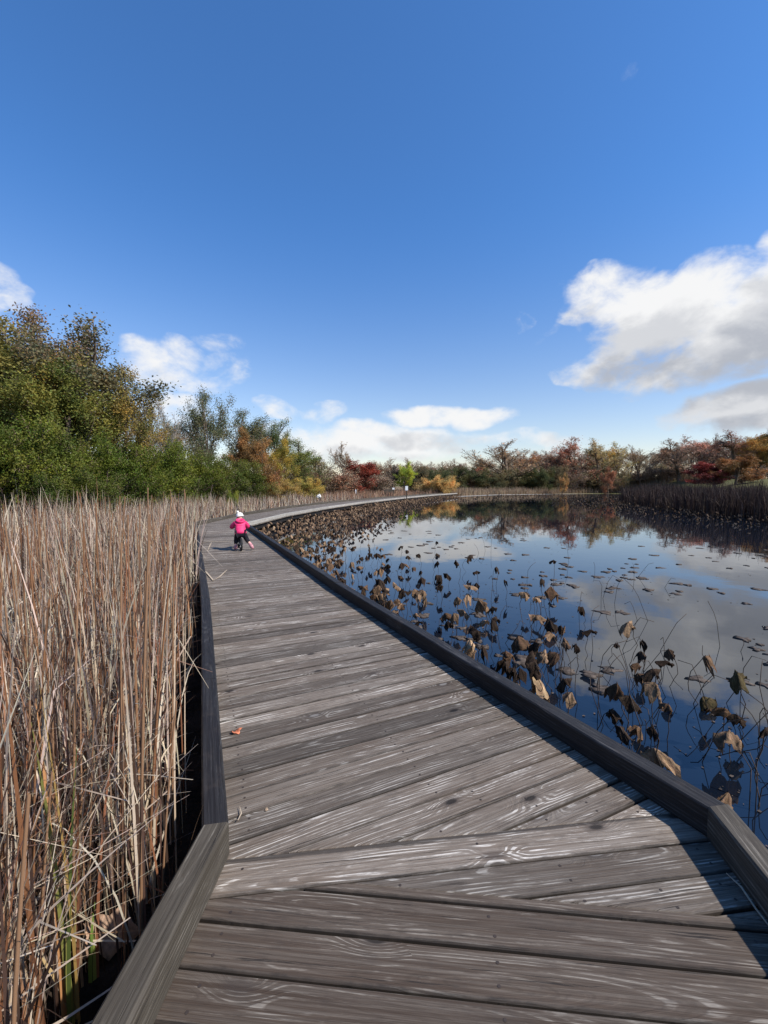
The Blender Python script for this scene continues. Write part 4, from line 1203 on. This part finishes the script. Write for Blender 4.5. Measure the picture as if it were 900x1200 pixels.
for z_ in (.50, .57): zp.tube([(.118 * math.sin(a), .07 + (z_ - .5) * .45 - .118 * math.cos(a) * .9, z_) for a in np.linspace(-1.3, 1.3, 9)], .004, 5)
zp.build('seam', M['pink'], jk)
tv_ = [(0, .03, .42), bv[12], bv[13], (-.100, .112, .13), bv[16], bv[17], (.180, .005, .165)]
skin_mesh('trousers', tv_, [(0, 1), (1, 2), (2, 3), (0, 4), (4, 5), (5, 6)], [.098, .070, .056, .044, .070, .056, .044], M['pants'], per)
for (a, b, c_) in (((-.102, .105, .135), (-.106, .095, .05), (-.108, .175, .035)), ((.18, .005, .175), (.235, -.065, .075), (.262, -.01, .035))):
    skin_mesh('boot', [a, b, c_], [(0, 1), (1, 2)], [.040, .042, .034], M['boot'], per)
# knitted hat with a bobble tipped to the left
ht = MB(); Mh = Matrix.Translation((0, .165, .775)) @ Matrix.Rotation(R(-14), 4, 'X') @ Matrix.Rotation(R(-10), 4, 'Y') @ Matrix.Scale(.84, 4)
ht.lathe([(.092, -.030), (.099, -.028), (.101, .0), (.097, .010), (.092, .035), (.075, .068), (.045, .088), (0, .096)], M=Mh, k=24)
hto = ht.build('hat', M['hat'], per, subsurf=1)
pm = MB()
rr = random.Random(3)
prof = [(0, -.036), (.024, -.03), (.036, -.012), (.038, .006), (.03, .025), (.015, .035), (0, .037)]
pm.lathe(prof, M=Matrix.Translation((-.040, .150, .862)) @ Matrix.Scale(.85, 4), k=12)
pm.v = [(v[0] + rr.uniform(-.006, .006), v[1] + rr.uniform(-.006, .006), v[2] + rr.uniform(-.006, .006)) for v in pm.v]
pm.build('bobble', M['hat'], hto, subsurf=1)
for s in (-1, 1):
    # gloved hand: palm and four fingers wrapped over the grip, thumb below
    px_, py_, pz_ = s * .150, .352, .508
    gv = [(px_ - s * 0, py_ - .035, pz_ + .002), (px_, py_ - .005, pz_ + .008)]; ge = [(0, 1)]; grd = [.020, .024]
    gl = skin_mesh('glove', gv, ge, grd, M['glove'] if s < 0 else M['skin'], per)
    for k in range(4):
        fx = px_ + (k - 1.5) * .0145
        ln_ = (.9, 1.0, .96, .8)[k]
        skin_mesh('finger', [(fx, py_ - .002, pz_ + .006), (fx, py_ + .020 * ln_, pz_ + .010), (fx, py_ + .030 * ln_, pz_ - .008), (fx, py_ + .020 * ln_, pz_ - .026)], [(0, 1), (1, 2), (2, 3)], [.008, .0078, .0072, .006], M['glove'] if s < 0 else M['skin'], gl, 1)
    skin_mesh('thumb', [(px_ - s * .022, py_ - .012, pz_), (px_ - s * .034, py_ + .004, pz_ - .012), (px_ - s * .030, py_ + .018, pz_ - .022)], [(0, 1), (1, 2)], [.009, .008, .0065], M['glove'] if s < 0 else M['skin'], gl, 1)
    # face side: eye and ear
    ey = MB(); ey.lathe([(0, -.010), (.007, -.007), (.010, 0), (.007, .007), (0, .010)], M=Matrix.Translation((s * .026, .228, .760)), k=10); ey.build('eye', M['rubber'], per)

for q in (bike, per): q.scale = (1.01, 1.01, 1.01)
# ------------------------------------------------------------------ small things
M['white'] = simple('white_sign_face', (.80, .80, .78), .5, .3, .05)
M['post'] = simple('dark_post', (.045, .038, .032), .85, .2)
def sign(px, dist, ptop, w, h, label, z0=None):
    x = D(px, dist); zt = H(ptop, dist); b = WATER - .3 if z0 is None else z0
    o = empty('sign', (x, dist, b)); tag(o, label, 'sign')
    m_ = MB(); m_.box(-.045, .045, -.045, .045, 0, zt - b - h * .2); m_.build('post', M['post'], o, bevel=.006)
    m_ = MB(); m_.box(-w / 2, w / 2, -.075, -.047, zt - b - h, zt - b); m_.build('panel', M['white'], o, bevel=.006)
    m_ = MB()
    for (a0, a1, c0, c1) in ((-w / 2 - .02, -w / 2, -h - .02, .02), (w / 2, w / 2 + .02, -h - .02, .02), (-w / 2, w / 2, 0, .02), (-w / 2, w / 2, -h - .02, -h)):
        m_.box(a0, a1, -.078, -.044, zt - b + c0, zt - b + c1)
    m_.build('frame', M['post'], o)
sign(476.5, 46.5, 569.5, .30, .48, 'white panel sign on a dark post standing in the lotus beside the boardwalk')
sign(461, 62, 571.5, .34, .36, 'small white sign in the brush left of the post sign', MUD)
sign(417, 60, 573.5, .14, .62, 'narrow white marker in front of the dark red tree', MUD)
# bench beside the small white sign
bx_, by_ = D(456.5, 58), 58
bn = empty('park_bench', (bx_, by_, MUD), .25); tag(bn, 'grey bench on the far side of the boardwalk by a small white sign', 'bench')
for nm, args in (('seat', (-.75, .75, -.2, .2, .82, .87)), ('backrest', (-.75, .75, .22, .26, .95, 1.25))):
    m_ = MB(); m_.box(*args); m_.build(nm, M['kerb_grey'], bn, bevel=.008)
for s in (-.6, .6):
    for t in (-.15, .24):
        m_ = MB(); m_.box(s - .04, s + .04, t - .035, t + .035, 0, .82 if t < 0 else 1.2); m_.build('leg', M['kerb_grey'], bn)
# pale boulder in the reeds
import bmesh
bmm = bmesh.new(); bmesh.ops.create_icosphere(bmm, subdivisions=3, radius=.32)
for v in bmm.verts:
    n_ = v.co.normalized(); k_ = 1 + .14 * math.sin(n_.x * 4 + 1) * math.cos(n_.y * 3.5) + .08 * math.sin(n_.z * 7 + n_.x * 5); v.co = Vector((n_.x * .24 * k_, n_.y * .2 * k_, n_.z * .20 * k_))
me = bpy.data.meshes.new('boulder'); bmm.to_mesh(me); bmm.free()
M['stone'] = simple('pale_stone', (.55, .54, .51), .8, .2, .2, 6, .4)
o = link('boulder', me, M['stone']); o.location = (D(373.5, 39), 39, H(580.5, 39) - .1)
o.location.z = .42; tag(o, 'pale rounded boulder showing through the reeds beyond the boardwalk bend', 'boulder')

# fallen leaf and dry blades lying on the planks
def flat_leaf(name, px, py, size, col, label, z=.012, rz=0, curl=.35, cat='leaf', zbase=0.0, tilt=(0, 0)):
    x, y = G(px, py, zbase); k = 14; vs = [(0, 0, 0)]; cs = []
    rr_ = np.random.default_rng(int(px))
    for q in (.5, 1.0):
        for j in range(k):
            a = 2 * math.pi * j / k; rad = size * q * (1 + .28 * math.cos(5 * a) * q + .06 * rr_.normal())
            vs.append((rad * math.cos(a), rad * math.sin(a) * .75, size * curl * q * q * (1 + math.sin(2 * a + 1)) * .5))
    fs = [(0, 1 + j, 1 + (j + 1) % k) for j in range(k)] + [(1 + j, 1 + k + j, 1 + k + (j + 1) % k, 1 + (j + 1) % k) for j in range(k)]
    m_ = MB(); m_.add(vs, fs, smooth=True)
    o = m_.build(name, simple(name + '_skin', col, .7, .2, .35, 40)); o.location = (x, y, zbase + z); o.rotation_euler = (*tilt, rz)
    sm = o.modifiers.new('solid', 'SOLIDIFY'); sm.thickness = .0015
    tag(o, label, cat); return o
flat_leaf('fallen_leaf', 277, 859, .028, (.50, .17, .09), 'orange curled leaf on the planks beside the left kerb', .004, .6, .7)
flat_leaf('dead_leaf', 128, 1092, .10, (.30, .20, .14), 'broad brown dead leaf caught low among the near reeds', .0, .4, .9, 'leaf', -.32, (.9, .3))
flat_leaf('fallen_leaf', 312, 950, .010, (.30, .22, .15), 'tiny pale leaf scrap on the planks past the kerb joint', .004, 1.4, .5)
def lying_blade(pix, label, w=.006, lift=.008, col=(.42, .34, .24)):
    pts_ = [Vector((*G(a, b), lift + .015 * math.sin(i * 1.9) ** 2)) for i, (a, b) in enumerate(pix)]
    m_ = MB(); vs = []
    for i, p in enumerate(pts_):
        t = (pts_[min(i + 1, len(pts_) - 1)] - pts_[max(i - 1, 0)]).normalized(); s_ = Vector((-t.y, t.x, 0)) * w * (.5 if 0 < i < len(pts_) - 1 else .15)
        vs += [p - s_, p + s_, p - s_ - Vector((0, 0, .003)), p + s_ - Vector((0, 0, .003))]
    fs = []
    for i in range(len(pts_) - 1): b = i * 4; fs += [(b, b + 1, b + 5, b + 4), (b + 2, b + 6, b + 7, b + 3), (b, b + 4, b + 6, b + 2), (b + 1, b + 3, b + 7, b + 5)]
    m_.add(vs, fs, [(0, 0)] * len(vs)); o = m_.build('reed_blade', M['straw']); tag(o, label, 'reed blade')
M['straw'] = simple('straw', (.42, .34, .25), .7, .2, .2, 30)
lying_blade([(233, 664), (242, 672), (250, 681), (258, 676), (266, 669)], 'bent dry reed blade fallen across the planks beyond the kerb joint', .022)
lying_blade([(236, 636), (246, 635.5), (262, 635.3), (272, 635)], 'long dry reed blade lying across the planks left of the bike', .03)
lying_blade([(243, 646), (246, 640), (248, 636)], 'short dry reed blade on the planks at the left edge near the bike', .025)
lying_blade([(271, 962), (279, 966), (283, 956), (281, 948)], 'short curled straw on the planks at the left kerb corner', .004)
lying_blade([(851, 1025), (868, 1045), (885, 1068), (905, 1094)], 'long pale straw lying along the foot of the right kerb', .005)

# green and rust leaved cattail at the lower left
gb = []
gx_, gy_ = G(84, 1205, MUD)
def bl(off, h, lean, az, w, col, kdir=None):
    gb.append(blades(np.array([[off[0], off[1], 0.0]]), np.array([h]), np.array([lean]), np.array([az]), np.array([w]), np.array([col]), 8))
bl((0, 0), 1.05, .20, 2.6, .020, (.20, .20, .055)); bl((.02, .01), 1.22, .10, 2.9, .020, (.34, .22, .07)); bl((-.02, 0), 1.1, .26, 2.4, .024, (.42, .21, .09))
bl((.01, -.02), .95, .14, 1.8, .016, (.14, .19, .05)); bl((0, .02), .8, .05, .8, .016, (.30, .24, .08)); bl((-.01, .01), .55, .3, 3.3, .014, (.44, .32, .16))
V, Q, C = join(gb)
o = link('cattail_plant', mesh_q('cattail_plant', V, Q, C, True), M['reed'], None, (gx_, gy_, MUD)); tag(o, 'cattail with green, yellow and rust blades at the lower left', 'cattail')
gb = []
bl((0, 0), .30, .03, 1.2, .014, (.16, .24, .05)); bl((.01, .01), .22, .05, 2.0, .012, (.22, .26, .06))
V, Q, C = join(gb); x_, y_ = G(106, 1152, MUD)
o = link('grass_tuft', mesh_q('grass_tuft', V, Q, C, True), M['reed'], None, (x_, y_, MUD)); tag(o, 'small fresh green blades low between the near reeds', 'grass tuft')

# ------------------------------------------------------------------ light and sky
SUN_EL, SUN_AZ = R(45), R(114)
sd_ = Vector((math.sin(SUN_AZ) * math.cos(SUN_EL), math.cos(SUN_AZ) * math.cos(SUN_EL), math.sin(SUN_EL)))
sl = bpy.data.lights.new('sun', 'SUN'); sl.energy = 4.3; sl.angle = R(1.4); sl.color = (1.0, .93, .84)
so = bpy.data.objects.new('sun', sl); COL.objects.link(so); so.rotation_euler = sd_.to_track_quat('Z', 'Y').to_euler(); so.location = (20, -5, 20)

W = bpy.data.worlds.new('World'); scene.world = W; W.use_nodes = True
nt = W.node_tree; nt.nodes.clear(); N = NT(nt)
wo = nt.nodes.new('ShaderNodeOutputWorld'); bg = nt.nodes.new('ShaderNodeBackground'); nt.links.new(bg.outputs[0], wo.inputs[0])
sky = nt.nodes.new('ShaderNodeTexSky'); sky.sky_type = 'NISHITA'; sky.sun_disc = False
sky.sun_elevation = SUN_EL; sky.sun_rotation = SUN_AZ; sky.altitude = 200; sky.air_density = 1.0; sky.dust_density = .6; sky.ozone_density = 1.6
bg.inputs[1].default_value = .10

# clouds: each a cluster of soft ellipses given by azimuth and elevation in degrees, broken up by noise
def azel(px, py):
    c, s = math.cos(PITCH), math.sin(PITCH); q = py - 600.0
    y = F * c - q * s; z = -(F * s + q * c); x = px - 450.0
    return math.degrees(math.atan2(x, y)), math.degrees(math.atan2(z, math.hypot(x, y)))
CL = []   # az, el, raz, rel, rot(deg), weight
def cl(px, py, rx, ry, w=1.0, rot=0.0):
    a, e = azel(px, py); a2, _ = azel(px + rx, py); a3, _ = azel(px - rx, py); _, e2 = azel(px, py - ry)
    CL.append((a, e, abs(a2 - a3) / 2, abs(e2 - e), rot, w))
cl(900, 372, 150, 66, 1.15, 14); cl(785, 368, 110, 54, 1.05, 8); cl(712, 348, 62, 32, .85, 5); cl(720, 425, 62, 26, .62); cl(985, 345, 150, 100, 1.2); cl(835, 430, 110, 32, .9)
cl(646, 390, 22, 10, .13, 40); cl(606, 377, 18, 13, .24)
cl(895, 478, 110, 30, .95, 8); cl(840, 490, 60, 18, .7)
cl(190, 425, 58, 34, .66, -5); cl(225, 447, 60, 20, .5); cl(268, 432, 38, 20, .30); cl(255, 400, 40, 18, .22)
cl(0, 338, 40, 20, .55, -20); cl(-70, 335, 80, 30, .7)
cl(520, 489, 66, 17, .95); cl(480, 494, 30, 11, .6); cl(385, 484, 36, 16, .50); cl(335, 478, 24, 16, .35); cl(440, 520, 120, 20, .85); cl(350, 515, 60, 18, .6); cl(600, 520, 80, 12, .55); cl(200, 485, 60, 24, .7)
cl(750, 60, 24, 13, .12, 40); cl(690, 530, 60, 10, .4)

grp = bpy.data.node_groups.new('cloud_density', 'ShaderNodeTree')
grp.interface.new_socket('az', in_out='INPUT', socket_type='NodeSocketFloat'); grp.interface.new_socket('el', in_out='INPUT', socket_type='NodeSocketFloat')
grp.interface.new_socket('d', in_out='OUTPUT', socket_type='NodeSocketFloat')
gi = grp.nodes.new('NodeGroupInput'); go = grp.nodes.new('NodeGroupOutput'); K = NT(grp)
az_, el_ = gi.outputs[0], gi.outputs[1]
nv = K.comb(K.math('MULTIPLY', az_, .085), K.math('MULTIPLY', el_, .125), 3.3)
warp = K.n('ShaderNodeTexNoise'); K.put(warp.inputs['Vector'], nv); warp.inputs['Scale'].default_value = 1.3; warp.inputs['Detail'].default_value = 3
wv = K.n('ShaderNodeSeparateXYZ'); K.put(wv.inputs[0], warp.outputs['Color'])
aw = K.math('ADD', az_, K.math('MULTIPLY', K.math('SUBTRACT', wv.outputs[0], .5), 9.0))
ew = K.math('ADD', el_, K.math('MULTIPLY', K.math('SUBTRACT', wv.outputs[1], .5), 6.0))
acc = None
for (a, e, ra, re, rot, w) in CL:
    ca, sa = math.cos(R(rot)), math.sin(R(rot))
    dx = K.math('SUBTRACT', aw, a); dy = K.math('SUBTRACT', ew, e)
    u = K.math('MULTIPLY', K.math('ADD', K.math('MULTIPLY', dx, ca), K.math('MULTIPLY', dy, sa)), 1 / ra)
    v = K.math('MULTIPLY', K.math('SUBTRACT', K.math('MULTIPLY', dy, ca), K.math('MULTIPLY', dx, sa)), 1 / re)
    q = K.math('ADD', K.math('MULTIPLY', u, u), K.math('MULTIPLY', v, v))
    bl_ = K.math('MULTIPLY', K.step(q, 0.0, 1.7, 1.0, 0.0), w)
    acc = bl_ if acc is None else K.math('MAXIMUM', acc, bl_)
fb = K.noise(nv, 2.6, 9, .58, .25)
fb2 = K.noise(nv, 9.0, 6, .6)
dsum = K.math('ADD', acc, K.math('MULTIPLY', K.math('SUBTRACT', fb, .5), 1.7))
dsum = K.math('ADD', dsum, K.math('MULTIPLY', K.math('SUBTRACT', fb2, .5), .35))
dsum = K.math('MULTIPLY', dsum, K.step(acc, .02, .2))
grp.links.new(dsum, go.inputs[0])

tc = N.n('ShaderNodeTexCoord').outputs['Generated']
sx = N.n('ShaderNodeSeparateXYZ'); N.put(sx.inputs[0], tc)
azn = N.math('MULTIPLY', N.math('ARCTAN2', sx.outputs[0], sx.outputs[1]), 180 / math.pi)
eln = N.math('MULTIPLY', N.math('ARCSINE', sx.outputs[2]), 180 / math.pi)
def dens(da, de):
    g_ = N.n('ShaderNodeGroup'); g_.node_tree = grp
    N.put(g_.inputs[0], N.math('ADD', azn, da)); N.put(g_.inputs[1], N.math('ADD', eln, de)); return g_.outputs[0]
d0 = dens(0, 0); d1 = dens(2.0, 3.2); d2_ = dens(3.5, 7.0)
cover = N.step(d0, .08, .92, 0, .98)
# light reaches the side of a cloud that looks up and to the sun: little cloud between it and the light
shade = N.math('ADD', N.math('MULTIPLY', N.step(d1, .35, 1.1), .55), N.math('MULTIPLY', N.step(d2_, .3, 1.1), .45))
lit = N.mix(shade, (6.2, 6.2, 6.2), (3.1, 3.25, 3.6))
hz = N.step(sx.outputs[2], -.02, .55)
skc_ = N.mix(1.0, sky.outputs[0], N.mix(hz, (1.18, 1.05, 1.02), (.50, .92, 1.36)), 'MULTIPLY')
fin = N.mix(cover, skc_, lit)
N.L.new(fin, bg.inputs[0])

scene.view_settings.view_transform = 'Standard'; scene.view_settings.look = 'None'
scene.view_settings.exposure = 0.6; scene.view_settings.gamma = 1.0
scene.render.film_transparent = False
try:
    scene.cycles.use_denoising = True
    scene.cycles.max_bounces = 6; scene.cycles.transparent_max_bounces = 6
except Exception: pass
